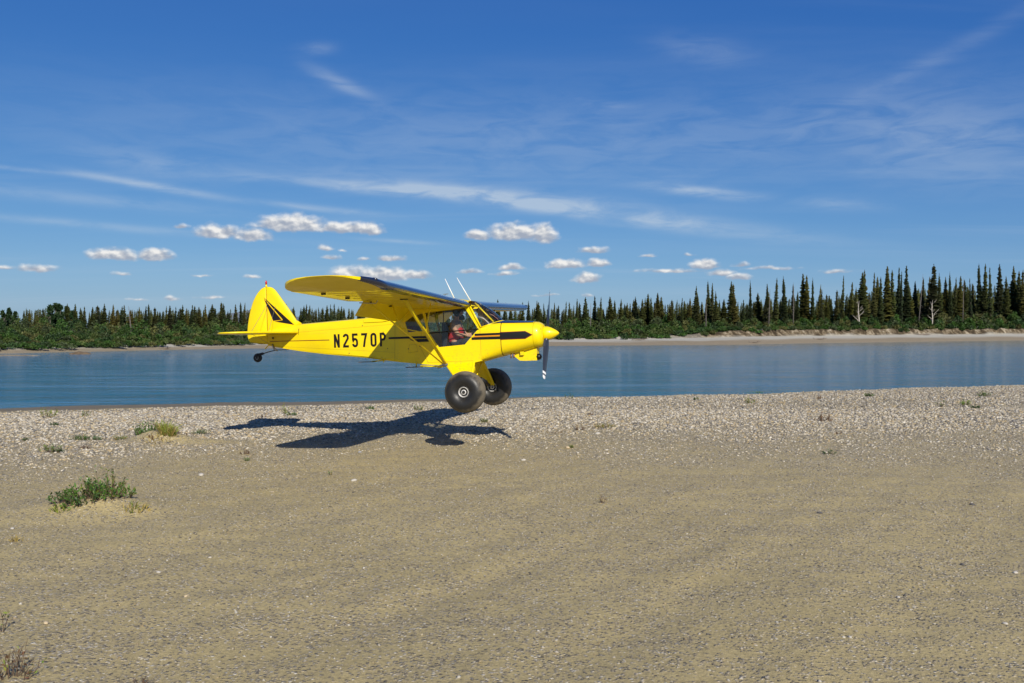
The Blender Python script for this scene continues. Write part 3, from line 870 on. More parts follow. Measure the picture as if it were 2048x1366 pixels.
# ------------------------------------------------------------------ the airplane
YEL = (0.83, 0.640, 0.0)
def fabric_yellow():
    m = mat('yellow_aircraft_paint', YEL, 0.36, coat=0.15, spec=0.35)
    t = NT(m.node_tree); b = m.node_tree.nodes['Principled BSDF']
    co = t.n('ShaderNodeTexCoord').outputs['Object']
    n = t.noise(co, 2.5, 5, 0.6)
    c = t.mix(t.range(n, .35, .75), YEL, (0.77, 0.575, 0.004))
    s3 = t.n('ShaderNodeSeparateXYZ'); t.l(co, s3.inputs[0])
    low = t.range(s3.outputs[2], -.62, -1.15)                       # splashed mud and oil, thicker towards the belly
    sp_ = t.range(t.noise(co, 26, 5, .7), .54, .70)
    st_ = t.range(t.noise(t.vec('MULTIPLY', co, (.7, 3, 16)).outputs[0], 1.2, 4, .6), .55, .80)
    c = t.mix(t.math('MULTIPLY', t.math('MULTIPLY', low, sp_), .55), c, (.20, .145, .065))
    c = t.mix(t.math('MULTIPLY', st_, .16), c, (.34, .24, .05))
    t.l(c, b.inputs['Base Color'])
    t.l(t.math('ADD', .30, t.math('MULTIPLY', n, .18)), b.inputs['Roughness'])
    return m
M_YEL = fabric_yellow()
def wing_yellow():
    m = mat('yellow_wing_fabric', YEL, 0.30, coat=0.4, spec=0.4)
    t = NT(m.node_tree); b = m.node_tree.nodes['Principled BSDF']
    co = t.n('ShaderNodeTexCoord').outputs['Object']
    wv_ = t.n('ShaderNodeTexWave', wave_type='BANDS', bands_direction='Y', wave_profile='SIN')
    wv_.inputs['Scale'].default_value = 1.05; wv_.inputs['Distortion'].default_value = 0.8; wv_.inputs['Detail'].default_value = 1.5
    t.l(co, wv_.inputs['Vector'])
    h = t.math('ADD', wv_.outputs['Fac'], t.math('MULTIPLY', t.noise(co, 9, 3, 0.5), 0.5))
    bp = t.n('ShaderNodeBump'); bp.inputs['Strength'].default_value = 1.0; bp.inputs['Distance'].default_value = 0.045
    t.l(h, bp.inputs['Height']); t.l(bp.outputs[0], b.inputs['Normal'])
    return m
M_WING = wing_yellow()
M_BLACK = mat('black_gloss_paint', (0.007, 0.007, 0.008), 0.40, coat=0.0, spec=.35)
M_NAVY = mat('dark_leading_edge', (0.010, 0.013, 0.030), 0.22, coat=0.8, spec=0.6)
M_RED = mat('maroon_trim', (0.16, 0.014, 0.006), 0.4)
M_ORANGE = mat('orange_pinstripe', (0.75, 0.26, 0.01), 0.4)
M_TYRE = None
M_STEEL = mat('grey_steel', (0.35, 0.35, 0.36), 0.35, metal=0.8)
M_ALU = mat('hub_aluminium', (0.72, 0.71, 0.68), 0.4, metal=0.3, vary=.12, vscale=20)
M_RUBBER = mat('dark_rubber', (0.012, 0.012, 0.012), 0.6)
M_WHITE = mat('white_paint', (0.80, 0.80, 0.78), 0.35)
M_PROP = mat('dark_propeller', (0.035, 0.038, 0.045), 0.30, metal=.2, coat=.3)
M_INT = mat('dark_cabin_lining', (0.035, 0.033, 0.030), 0.8)
M_HOLE = mat('engine_dark', (0.006, 0.006, 0.006), 0.9)
M_BROWNST = mat('brown_step_grip', (0.06, 0.035, 0.02), 0.8)

def tyre_mat():
    m = mat('tundra_tyre_rubber', (0.014, 0.014, 0.015), 0.45, spec=0.4)
    t = NT(m.node_tree); b = m.node_tree.nodes['Principled BSDF']
    co = t.n('ShaderNodeTexCoord').outputs['Object']
    s_ = t.n('ShaderNodeSeparateXYZ'); t.l(co, s_.inputs[0])
    rad = t.math('SQRT', t.math('ADD', t.math('MULTIPLY', s_.outputs[0], s_.outputs[0]), t.math('MULTIPLY', s_.outputs[2], s_.outputs[2])))
    n = t.noise(co, 9, 5, 0.65)
    dust = t.math('ADD', t.range(t.math('ADD', rad, t.math('MULTIPLY', t.math('SUBTRACT', n, 0.5), 0.14)), 0.30, 0.390), t.range(t.noise(co, 22, 5, .7), .56, .78, 0, .30), clamp=True)
    t.l(t.mix(t.math('MULTIPLY', dust, 0.75), (0.016, 0.016, 0.016), (0.19, 0.16, 0.11)), b.inputs['Base Color'])
    t.l(t.math('ADD', 0.42, t.math('MULTIPLY', dust, 0.4)), b.inputs['Roughness'])
    bp = t.n('ShaderNodeBump'); bp.inputs['Strength'].default_value = 0.25; bp.inputs['Distance'].default_value = 0.01
    t.l(t.noise(co, 14, 4, .6), bp.inputs['Height']); t.l(bp.outputs[0], b.inputs['Normal'])
    return m
M_TYRE = tyre_mat()

def glass_mat(name, tintc, refl):
    m = bpy.data.materials.new(name); m.use_nodes = True
    t = NT(m.node_tree); m.node_tree.nodes.clear()
    tr = t.n('ShaderNodeBsdfTransparent'); tr.inputs[0].default_value = tintc + (1,)
    gl = t.n('ShaderNodeBsdfGlossy'); gl.inputs['Roughness'].default_value = 0.04
    fr = t.n('ShaderNodeFresnel'); fr.inputs[0].default_value = 1.45
    mx = t.n('ShaderNodeMixShader')
    t.l(t.math('ADD', t.math('MULTIPLY', fr.outputs[0], refl), 0.02), mx.inputs[0])
    t.l(tr.outputs[0], mx.inputs[1]); t.l(gl.outputs[0], mx.inputs[2])
    o_ = t.n('ShaderNodeOutputMaterial'); t.l(mx.outputs[0], o_.inputs[0])
    return m
M_GLASS = glass_mat('plexiglass', (0.93, 0.94, 0.94), 0.35)
M_SHIELD = glass_mat('plexiglass_windshield', (0.92, 0.94, 0.95), 1.0)

plane = empty('bush_plane', (-0.732, 17.964, 2.791))
plane.rotation_euler = (R(-0.731), R(-2.181), R(-13.618))
tag(plane, 'yellow high-wing bush plane with fat black tyres hovering just above the gravel', 'airplane')

CAB = 0.365
def fw(x):
    """half width of the fuselage side at station x"""
    return CAB if x > -1.5 else CAB - (CAB - 0.03) * (-1.5 - x) / 3.05
def zbot(x):
    return float(np.interp(x, [-4.8, -4.07, -3.44, -2.17, -1.7, -1.0, -.53, .05, .64, .86, 1.3], [-.575, -.722, -.824, -.963, -1.036, -1.117, -1.160, -1.114, -.995, -.925, -.875]))
def ztop(x):
    return float(np.interp(x, [-4.55, -3.75, -2.25, -1.4], [-.30, -.20, -.135, -.09]))

# --- fuselage, aft part with flat sides and a rounded back
mb = MB(); rings = []
for x in (-1.5, -1.9, -2.25, -2.7, -3.2, -3.75, -4.15, -4.55):
    hw, zt, zb = fw(x), ztop(x), zbot(x)
    hgt = zt - zb
    half = [(0.0, zb), (hw * .9, zb), (hw, zb + .03), (hw, zt - .22 * hgt), (hw * .93, zt - .11 * hgt), (hw * .7, zt - .035 * hgt), (hw * .35, zt - .006), (0.0, zt)]
    ring = [(x, -y, z) for y, z in half] + [(x, y, z) for y, z in half[-2:0:-1]]
    rings.append(ring)
mb.loft(rings, True, False, True)
fus = autosmooth(mb.build('fuselage', M_YEL, plane), 30)

# --- cabin sides with their window openings
WIN_D = [(-.925, -.104), (-.108, -.042), (.150, -.462), (-.133, -.756), (-.666, -.790), (-.847, -.506)]
WIN_R = [(-1.353, -.269), (-1.296, -.472), (-.905, -.458), (-.985, -.110), (-1.202, -.171)]
outer = [(-1.5, zbot(-1.5)), (-1.0, -1.117), (-.53, -1.160), (.05, -1.114), (.2, zbot(.2)), (.2, -.435), (.0, -.03), (-1.5, -.03)]
def panel(poly_list, y0, thick, name, m, parent, ymap=None):
    """flat plate with holes in the (x, z) plane, at y0, with thickness"""
    loops = [[Vector((p[0], p[1], 0)) for p in q] for q in poly_list]
    tris = geometry.tessellate_polygon(loops)
    flat = [p for q in loops for p in q]
    n = len(flat); s_ = 1 if y0 > 0 else -1
    vs = [(p.x, y0, p.y) for p in flat] + [(p.x, y0 - s_ * thick, p.y) for p in flat]
    fs = [tuple(t) for t in tris] + [tuple(i + n for i in t)[::-1] for t in tris]
    b = 0
    for q in loops:
        k_ = len(q)
        fs += [(b + i, b + (i + 1) % k_, b + (i + 1) % k_ + n, b + i + n) for i in range(k_)]
        b += k_
    mb_ = MB(); mb_.add(vs, fs)
    return mb_.build(name, m, parent)
for s_ in (-1, 1):
    o_ = panel([outer, WIN_D, WIN_R], s_ * CAB, 0.012, 'cabin_side', M_YEL, plane)
    panel([WIN_R], s_ * (CAB - .004), 0.004, 'window_pane', M_GLASS, plane)
    up = [(-.925, -.104), (-.108, -.042), (.150, -.462), (-.847, -.506)]
    lo = [(-.847, -.512), (.143, -.470), (-.133, -.756), (-.666, -.790)]
    panel([up], s_ * (CAB - .004), 0.004, 'door_window_pane', M_GLASS, plane)
    panel([lo], s_ * (CAB - .004), 0.004, 'door_window_pane', M_GLASS, plane)
    mb = MB(); y = s_ * (CAB + .003)
    mb.tube([(-.860, y, -.508), (.158, y, -.466)], 0.012, 6)
    mb.build('door_rail', M_BLACK, plane)
    mb = MB(); mb.tube([(.0, y, -.02), (.205, y, -.437)], 0.020, 8); mb.build('door_post', M_YEL, plane, True)
    mb = MB(); y = s_ * (CAB - .03)
    mb.tube([(-.93, y, -.06), (-.86, y, -.50), (-.66, y, -.80), (-.60, y, -1.05)], .013, 6)
    mb.tube([(-.55, y, -.06), (-.58, y, -.5)], .010, 6)
    mb.tube([(-.93, y, -.07), (-.05, y, -.045)], .013, 6)
    mb.build('cabin_tube', M_INT, plane, True)
# floor, belly, roof and the slope behind the wing
mb = MB()
bel = [(-1.5), -1.0, -.53, .05, .2]
mb.loft([[(x, -CAB + .002, zbot(x)), (x, CAB - .002, zbot(x)), (x, CAB - .002, zbot(x) + .02), (x, -CAB + .002, zbot(x) + .02)] for x in bel], True, True, True)
mb.build('belly', M_YEL, plane)
mb = MB(); mb.box((-1.45, -.34, -.98), (.18, .34, -.96)); mb.build('cabin_floor', M_INT, plane)
mb = MB()
mb.loft([[(x, y, z) for y, z in ((-CAB, -.03), (-CAB, zt), (-.2, zt + .03), (.2, zt + .03), (CAB, zt), (CAB, -.03))] for x, zt in ((-.03, .075), (-.3, .125), (-.8, .12), (-1.3, .06), (-1.58, .02))], False, False, False)
mb.build('cabin_roof', M_YEL, plane)
mb = MB()
mb.loft([[(x, -w_, zl), (x, -w_ * .93, zm), (x, -w_ * .6, zt), (x, 0, zt + .012), (x, w_ * .6, zt), (x, w_ * .93, zm), (x, w_, zl)] for x, w_, zl, zm, zt in
         ((-1.30, CAB, -.10, .0, .045), (-1.58, .358, -.20, -.05, .015), (-1.85, .330, -.24, -.12, -.07), (-2.08, .303, -.24, -.15, -.112), (-2.27, .283, -.24, -.165, -.132))], False, False, True)
autosmooth(mb.build('rear_fairing', M_YEL, plane), 40)

# --- boot cowl, engine cowl and nose bowl
def nose_ring(x, hw, zt, zb, n, seg=40):
    zc, hh = (zt + zb) / 2, (zt - zb) / 2
    out = []
    for k_ in range(seg):
        th = 2 * math.pi * k_ / seg
        c, s2 = math.cos(th), math.sin(th)
        out.append((x, hw * math.copysign(abs(c) ** (2 / n), c), zc + hh * math.copysign(abs(s2) ** (2 / n), s2)))
    return out
mb = MB(); mb.loft([nose_ring(x, *q) for x, *q in ((.20, .366, -.405, zbot(.2), 9), (.40, .372, -.345, zbot(.4), 5.0), (.592, .376, -.320, -1.004, 3.6))], True, False, False)
boot = autosmooth(mb.build('boot_cowl', M_YEL, plane), 40)
mb = MB(); mb.loft([nose_ring(x, *q) for x, *q in ((.604, .372, -.324, -.998, 3.5), (.85, .366, -.332, -.955, 3.1), (1.05, .355, -.342, -.915, 2.8), (1.222, .340, -.354, -.880, 2.5))], True, True, False)
cowl = autosmooth(mb.build('engine_cowl', M_YEL, plane), 40)
mb = MB(); mb.loft([nose_ring(x, *q) for x, *q in ((.592, .365, -.334, -.990, 3.5), (.606, .365, -.334, -.990, 3.5))], True, True, True); mb.build('cowl_seam', M_RED, plane)
mb = MB(); mb.loft([nose_ring(x, *q) for x, *q in ((1.225, .337, -.357, -.877, 2.5), (1.29, .330, -.365, -.868, 2.4), (1.345, .305, -.392, -.845, 2.3), (1.378, .262, -.430, -.805, 2.2), (1.388, .20, -.48, -.745, 2.1), (1.384, .14, -.52, -.70, 2.0))], True, True, True)
bowl = autosmooth(mb.build('nose_bowl', M_YEL, plane), 50)
for s_ in (-1, 1):
    # air inlet: a dark lens let into the bowl beside the spinner, with a rounded lip
    cx, cy, cz = 1.350, s_ * .248, -.592
    nrm = Vector((.80, s_ * .60, 0)).normalized(); tv_ = Vector((-s_ * .60 * 1, .80, 0)).normalized(); up_ = Vector((0, 0, 1))
    ring = []
    mb = MB()
    pts = []
    for k_ in range(28):
        th = 2 * math.pi * k_ / 28
        a_, b_ = .046 * math.copysign(abs(math.cos(th)) ** .8, math.cos(th)), .094 * math.copysign(abs(math.sin(th)) ** .8, math.sin(th))
        pts.append(Vector((cx, cy, cz)) + tv_ * a_ + up_ * b_)
    mb.loft([[p - nrm * .05 for p in pts], [p + nrm * .012 for p in pts]], True, True, True)
    mb.build('air_inlet', M_HOLE, plane)
    mb = MB()
    mb.tube([p + nrm * .010 for p in pts] + [pts[0] + nrm * .010], .009, 6, False)
    mb.build('inlet_lip', M_YEL, plane, True)
# dark anti-glare panel on top of the cowl
mb = MB(); rows = []
for x, hw, zt, zb, n in ((.30, .30, -.363, zbot(.3), 6.5), (.45, .30, -.333, -1.04, 4.6), (.60, .29, -.314, -1.0, 3.5), (.85, .27, -.328, -.955, 3.1), (1.05, .24, -.338, -.915, 2.8), (1.21, .20, -.349, -.88, 2.5)):
    zc, hh = (zt + zb) / 2, (zt - zb) / 2; full = .372
    rows.append([(x, y, zc + hh * (1 - (abs(y) / full) ** n) ** (1 / n) + .003) for y in np.linspace(-hw, hw, 13)])
mb.loft(rows, False, False, False); mb.build('anti_glare_panel', M_NAVY, plane, True)
mb = MB(); mb.loft([nose_ring(x, hw, -.594 + .0, -.594 - .0001, 2) if False else [(x, r_ * math.cos(a_), -.594 + r_ * math.sin(a_)) for a_ in np.linspace(0, 2 * math.pi, 32, endpoint=False)] for x, r_, hw in ((1.386, .135, 0), (1.40, .140, 0), (1.46, .134, 0), (1.53, .110, 0), (1.60, .072, 0), (1.65, .036, 0), (1.674, .012, 0))], True, True, True)
spin = autosmooth(mb.build('spinner', M_YEL, plane), 50)
# propeller: two twisted blades, at rest a little off vertical
HUB = Vector((1.435, 0, -.594)); PA = R(27)
for s_ in (1, -1):
    up_ = Vector((0, math.sin(PA) * s_, math.cos(PA) * s_))
    side = Vector((0, math.cos(PA) * s_, -math.sin(PA) * s_))
    fwd = Vector((1, 0, 0)); rings = []; mi_ = []
    st = [(.10, .045, .05, 48), (.16, .062, .030, 40), (.30, .080, .020, 32), (.50, .082, .014, 24), (.70, .074, .010, 19), (.82, .066, .008, 17), (.823, .066, .008, 17), (.872, .062, .007, 16), (.873, .062, .007, 16), (.905, .056, .007, 15.5), (.906, .056, .007, 15.5), (.955, .048, .006, 15), (.972, .028, .004, 15)]
    for r_, ch, th, tw in st:
        tw = R(tw); cdir = side * math.cos(tw) - fwd * math.sin(tw) * 1; ndir = fwd * math.cos(tw) + side * math.sin(tw)
        c = HUB + up_ * r_
        rings.append([c + cdir * (ch * a_) + ndir * (th * b_) for a_, b_ in ((-1, 0), (-.6, .7), (0, 1), (.6, .7), (1, 0), (.6, -.5), (0, -.6), (-.6, -.5))])
    mb = MB()
    for i in range(len(rings) - 1):
        r0_ = st[i][0]
        m_ = 1 if (.823 <= r0_ < .872 or .906 <= r0_) else 0
        mb.loft([rings[i], rings[i + 1]], True, i == 0, i == len(rings) - 2, m_)
    autosmooth(mb.build('propeller_blade', [M_PROP, M_WHITE], plane), 40)
# carburettor air box with a rounded black snout, and exhaust stubs
mb = MB()
mb.loft([[(x, -.13, zl), (x, .13, zl), (x, .13, zh), (x, -.13, zh)] for x, zl, zh in ((.80, -1.02, -.93), (.90, -1.105, -.92), (1.0, -1.112, -.90), (1.245, -1.112, -.875))], True, True, True)
autosmooth(mb.build('air_box', M_YEL, plane), 25)
mb = MB(); mb.revolve([(1.235, .062), (1.275, .062), (1.305, .052), (1.325, .032), (1.335, .0)], (0, -.07, -1.043), 'X', 20)
mb.build('intake_snout', M_BLACK, plane, True)
mb = MB(); mb.box((.93, -.19, -1.0), (1.0, -.13, -.93)); mb.build('air_box_bracket', M_YEL, plane)
for x in (.745, .80):
    mb = MB(); mb.tube([(x, -.16, -.96), (x - .005, -.165, -1.055)], .016, 8); mb.build('exhaust_stub', mat('exhaust_copper', (.30, .16, .09), .5, metal=.6), plane, True)

# --- windshield
mb = MB(); top, bot = [], []
for k_ in range(17):
    y = -CAB + 2 * CAB * k_ / 16; q = (y / CAB) ** 2
    top.append(Vector((.015 + .03 * (1 - q), y, .045 + .045 * (1 - q))))
    bot.append(Vector((.205 + .36 * (1 - q ** 1.6), y, -.437 + .122 * (1 - q ** 1.6))))
rows = []
for j in range(9):
    t = j / 8
    rows.append([a_.lerp(b_, t) + Vector((.035 * math.sin(math.pi * t), 0, .02 * math.sin(math.pi * t))) * (1 - (a_.y / CAB) ** 4) for a_, b_ in zip(top, bot)])
mb.loft(rows, False, False, False)
wsh = mb.build('windshield', M_SHIELD, plane, True)
mb = MB(); mb.tube([p + Vector((0, 0, .004)) for p in bot], .010, 6); mb.build('windshield_base_strip', M_YEL, plane, True)
mb = MB(); mb.tube([(.03, -.11, .06), (.40, -.13, -.33)], .016, 8); mb.tube([(.03, .11, .06), (.40, .13, -.33)], .016, 8)
mb.tube([(.02, -.35, .0), (.03, .35, .0)], .014, 6)
mb.build('windshield_tube', M_YEL, plane, True)
mb = MB(); mb.box((.16, -.33, -.72), (.22, .33, -.40)); mb.ellipsoid((.32, -.1, -.37), (.12, .2, .05)); mb.build('instrument_panel', M_INT, plane)

# --- markings on the flat sides
def side_pt(x, z, s_, lift=.003):
    return (x, s_ * (fw(x) + lift), z)
def strip(name, line_top, line_bot, m, parent, lift=.003, n=1, both=True):
    xs_ = sorted(set([p[0] for p in line_top] + [p[0] for p in line_bot] + ([-1.5] if line_top[0][0] < -1.5 < line_top[-1][0] else [])))
    for s_ in ((-1, 1) if both else (-1,)):
        mb_ = MB()
        rows_ = [[side_pt(x, float(np.interp(x, *zip(*line_top))), s_, lift), side_pt(x, float(np.interp(x, *zip(*line_bot))), s_, lift)] for x in xs_]
        mb_.loft(rows_, False, False, False); mb_.build(name, m, parent)
strip('tail_pinstripe', [(-4.5, -.536), (-3.07, -.555)], [(-4.5, -.549), (-3.07, -.571)], M_RED, fus)
strip('cheat_line', [(-1.72, -.556), (-.89, -.560)], [(-1.72, -.594), (-.89, -.606)], M_BLACK, plane, .004)
strip('lower_cheat_line', [(-1.26, -.613), (-1.0, -.614), (-.868, -.614)], [(-1.26, -.625), (-1.12, -.676), (-.86, -.674)], M_BLACK, plane, .004)
def nose_strip(name, pts, m, lift):
    """polygon on the cowl side, laid on the curved skin; pts are rows (x, ztop, zbottom)"""
    def y_at(x, z):
        if x <= .2: return CAB
        hw = float(np.interp(x, [.2, .4, .6, .85, 1.05, 1.222], [.366, .372, .376, .366, .355, .340]))
        zt = float(np.interp(x, [.2, .4, .6, .85, 1.05, 1.222], [-.405, -.345, -.320, -.332, -.342, -.354])); zb = float(np.interp(x, [.2, .4, .6, .85, 1.05, 1.222], [-1.085, zbot(.4), -1.004, -.955, -.915, -.88]))
        n = float(np.interp(x, [.2, .4, .6, .85, 1.05, 1.222], [9, 5, 3.6, 3.1, 2.8, 2.5]))
        zc, hh = (zt + zb) / 2, (zt - zb) / 2
        return hw * max(0, 1 - abs((z - zc) / hh) ** n) ** (1 / n)
    for s_ in (-1, 1):
        xs_ = np.unique(np.concatenate([np.linspace(pts[0][0], pts[-1][0], 26), [p[0] for p in pts]]))
        rows_ = []
        for x in xs_:
            zt = float(np.interp(x, [p[0] for p in pts], [p[1] for p in pts])); zb = float(np.interp(x, [p[0] for p in pts], [p[2] for p in pts]))
            rows_.append([(x, s_ * (y_at(x, z) + lift), z) for z in np.linspace(zt, zb, 5)])
        mb_ = MB(); mb_.loft(rows_, False, False, False); mb_.build(name, m, plane, True)
nose_strip('nose_arrow_border', [(.585, -.540, -.688), (1.08, -.536, -.688), (1.222, -.6125, -.6135)], M_RED, .006)
nose_strip('nose_arrow', [(.585, -.551, -.676), (1.075, -.547, -.676), (1.195, -.612, -.613)], M_BLACK, .009)
nose_strip('nose_cheat_line', [(.075, -.552, -.594), (.582, -.551, -.591)], M_BLACK, .006)
nose_strip('nose_pinstripe', [(.05, -.598, -.618), (.582, -.596, -.614)], M_ORANGE, .006)
nose_strip('nose_lower_cheat_line', [(.010, -.622, -.670), (.582, -.622, -.676)], M_BLACK, .006)

# seams: door outline, rear edge of the metal skin, inspection rings and lacing strips
M_SEAM = mat('seam_ochre', (0.30, 0.20, 0.01), 0.6)  # even dark ochre for seam lines and inspection rings
def seam(pts_, m_=None, r_=.0028):
    for s_ in (-1, 1):
        mb_ = MB(); mb_.tube([(x, s_ * (fw(x) + .0005), z) for x, z in pts_], r_, 4); mb_.build('panel_seam', m_ or M_SEAM, plane)
seam([(-1.02, -.48), (-1.04, -.80), (-.90, -1.08)]); seam([(-.90, -1.085), (.03, -1.075)]); seam([(.185, -.45), (.19, -1.07)])
seam([(-1.56, -.14), (-1.60, -1.03)]); seam([(-1.6, -.30), (-4.5, -.40)], None, .002); seam([(-1.6, -.86), (-4.4, -.645)], None, .002)
seam([(-1.28, -.72), (-1.14, -.72), (-1.10, -.86), (-1.30, -.88), (-1.28, -.72)])
for (x, z) in ((-1.30, -.80), (-1.06, -.76), (-2.30, -.30), (-2.62, -.85), (-1.75, -.78)):
    mb = MB(); y = fw(x); mb.tube([(x, -y + .002, z), (x, -y - .003, z)], .013, 10); mb.build('inspection_ring', M_SEAM, plane)

# registration letters, drawn as strokes
def stroke(path, wdt, closed=False):
    P_ = [Vector((p[0], p[1])) for p in path]; n = len(P_); L_, R_ = [], []
    for i in range(n):
        a_ = P_[(i - 1) % n] if (closed or i > 0) else None; b_ = P_[(i + 1) % n] if (closed or i < n - 1) else None
        d1 = (P_[i] - a_).normalized() if a_ is not None else None; d2 = (b_ - P_[i]).normalized() if b_ is not None else None
        d1 = d1 or d2; d2 = d2 or d1
        n1 = Vector((-d1.y, d1.x)); n2 = Vector((-d2.y, d2.x)); m_ = (n1 + n2)
        m_ = m_.normalized() if m_.length > 1e-5 else n1
        k_ = wdt / 2 / max(.45, m_.dot(n1))
        L_.append(P_[i] + m_ * k_); R_.append(P_[i] - m_ * k_)
    vs = L_ + R_; fs = [(i, (i + 1) % n, n + (i + 1) % n, n + i) for i in range(n if closed else n - 1)]
    return vs, fs
def arc(cx, cy, rx, ry, a0, a1, n=8):
    return [(cx + rx * math.cos(R(a0 + (a1 - a0) * i / n)), cy + ry * math.sin(R(a0 + (a1 - a0) * i / n))) for i in range(n + 1)]
LW, SW = .62, .19      # glyphs in a box 0..LW x 0..1.3, stroke width
h_ = SW / 2
GLY = {
    'N': [([(h_, 0), (h_, 1.3)], 0), ([(LW - h_, 0), (LW - h_, 1.3)], 0), ([(h_, 1.3 - .02), (LW - h_, .02)], 0)],
    '2': [(arc(LW / 2, 1.0, LW / 2 - h_, .3 - h_, 180, 0, 10) + [(LW - h_, .86), (h_ + .02, .22), (h_, h_), (LW, h_)], 0)],
    '5': [([(LW - .02, 1.3 - h_), (h_, 1.3 - h_), (h_, .72)] + arc(LW / 2, .50, LW / 2 - h_, .27, 150, 0, 8) + arc(LW / 2, .32, LW / 2 - h_, .32 - h_, 0, -180, 10), 0)],
    '7': [([(0, 1.3 - h_), (LW - h_, 1.3 - h_), (LW * .62, .7), (LW * .42, 0)], 0)],
    '0': [(arc(LW / 2, 1.0, LW / 2 - h_, .3 - h_, 0, 180, 10) + arc(LW / 2, .30, LW / 2 - h_, .3 - h_, 180, 360, 10), 1)],
    'P': [([(h_, 0), (h_, 1.3)], 0), ([(h_, 1.3 - h_), (LW * .5, 1.3 - h_)] + arc(LW * .5, .93, LW * .5 - h_, .37 - h_, 90, -90, 10) + [(h_, .56 + h_)], 0)],
}
def letters(s_):
    x0, x1 = -2.962, -1.782; zb0, zb1 = -.724, -.735; H_ = .275
    step = (x1 - x0 - LW * .2125) / 5
    for i, ch in enumerate('N2570P'):
        for lift, grow, m_, nm in ((.0030, .014, M_RED, 'letter_outline'), (.0055, 0.0, M_BLACK, 'registration_letter')):
            mb_ = MB()
            for li, (path, closed) in enumerate(GLY[ch]):
                vs, fs = stroke(path, SW + grow * 2, bool(closed))
                o3 = []
                for p in vs:
                    gx = p.x / 1.3 * H_ * 1.0; x = x0 + i * step + gx if s_ < 0 else x1 - i * step - gx + 0
                    if s_ > 0: x = x0 + i * step + gx
                    z = np.interp(x, [x0, x1], [zb0, zb1]) + p.y / 1.3 * H_
                    xx = x if s_ < 0 else x0 + x1 - x
                    o3.append(side_pt(xx, z, s_, lift + li * .0004))
                mb_.add(o3, fs)
            o_ = mb_.build(nm, m_, fus)
            if nm == 'registration_letter':
                o_['label'] = 'black registration character ' + ch
letters(-1); letters(1)

# --- wings
CH = 1.58
AF = [(0, .0, .0), (.012, .022, -.014), (.03, .038, -.020), (.07, .059, -.025), (.14, .079, -.027), (.25, .091, -.027), (.38, .092, -.026), (.52, .081, -.024), (.66, .062, -.021), (.76, .046, -.018), (.88, .024, -.012), (1.0, .003, -.003)]
def plan(y):
    """leading and trailing edge x at span station y, with the rounded tip"""
    if y <= 4.68: return 0.0, -CH
    q = min(1, (y - 4.68) / .69); c = math.sqrt(max(0, 1 - q ** 2.0))
    return -.74 + .74 * (c ** .9), -.74 - (CH - .74) * (c ** .7)
def skin_z(y, a_):
    """upper and lower skin height; at the tip the lower skin sweeps up to a thin bow level with the upper skin"""
    le, te = plan(y); tk = ((le - te) / CH) ** .8; ax = [p[0] for p in AF]; dz = y * .0262
    q_ = min(1.0, max(0.0, (y - 4.68) / .69)); th = (1 - q_) ** .75
    u0 = float(np.interp(a_, ax, [p[1] for p in AF])) * CH * tk; l0 = float(np.interp(a_, ax, [p[2] for p in AF])) * CH * tk
    U = u0 * (1 - q_) + .125 * q_ if u0 > .02 or q_ > 0 else u0
    L = min(l0 * th + U * (1 - th), U) - .004 * q_
    return U + dz, L + dz
def wing_ring(y, s_, x0, x1, proud=0.0, zs=None):
    le, te = plan(y); c = le - te; tk = (c / CH) ** .8
    pts = [(a_, t_, b_) for a_, t_, b_ in AF]
    xs_ = [x0] + [a_ for a_, _, _ in AF if x0 < a_ < x1] + [x1]
    upz = lambda a_: float(np.interp(a_, [p[0] for p in AF], [p[1] for p in AF])); loz = lambda a_: float(np.interp(a_, [p[0] for p in AF], [p[2] for p in AF]))
    sk = [skin_z(y, a_) for a_ in xs_]
    U_ = [(le - a_ * c + (proud if a_ < .02 else 0), s_ * y, z[0] + proud) for a_, z in zip(xs_, sk)]
    L_ = [(le - a_ * c + (proud if a_ < .02 else 0), s_ * y, z[1] - proud) for a_, z in zip(xs_, sk)]
    if x0 == 0: L_ = L_[1:]
    return U_[::-1] + L_
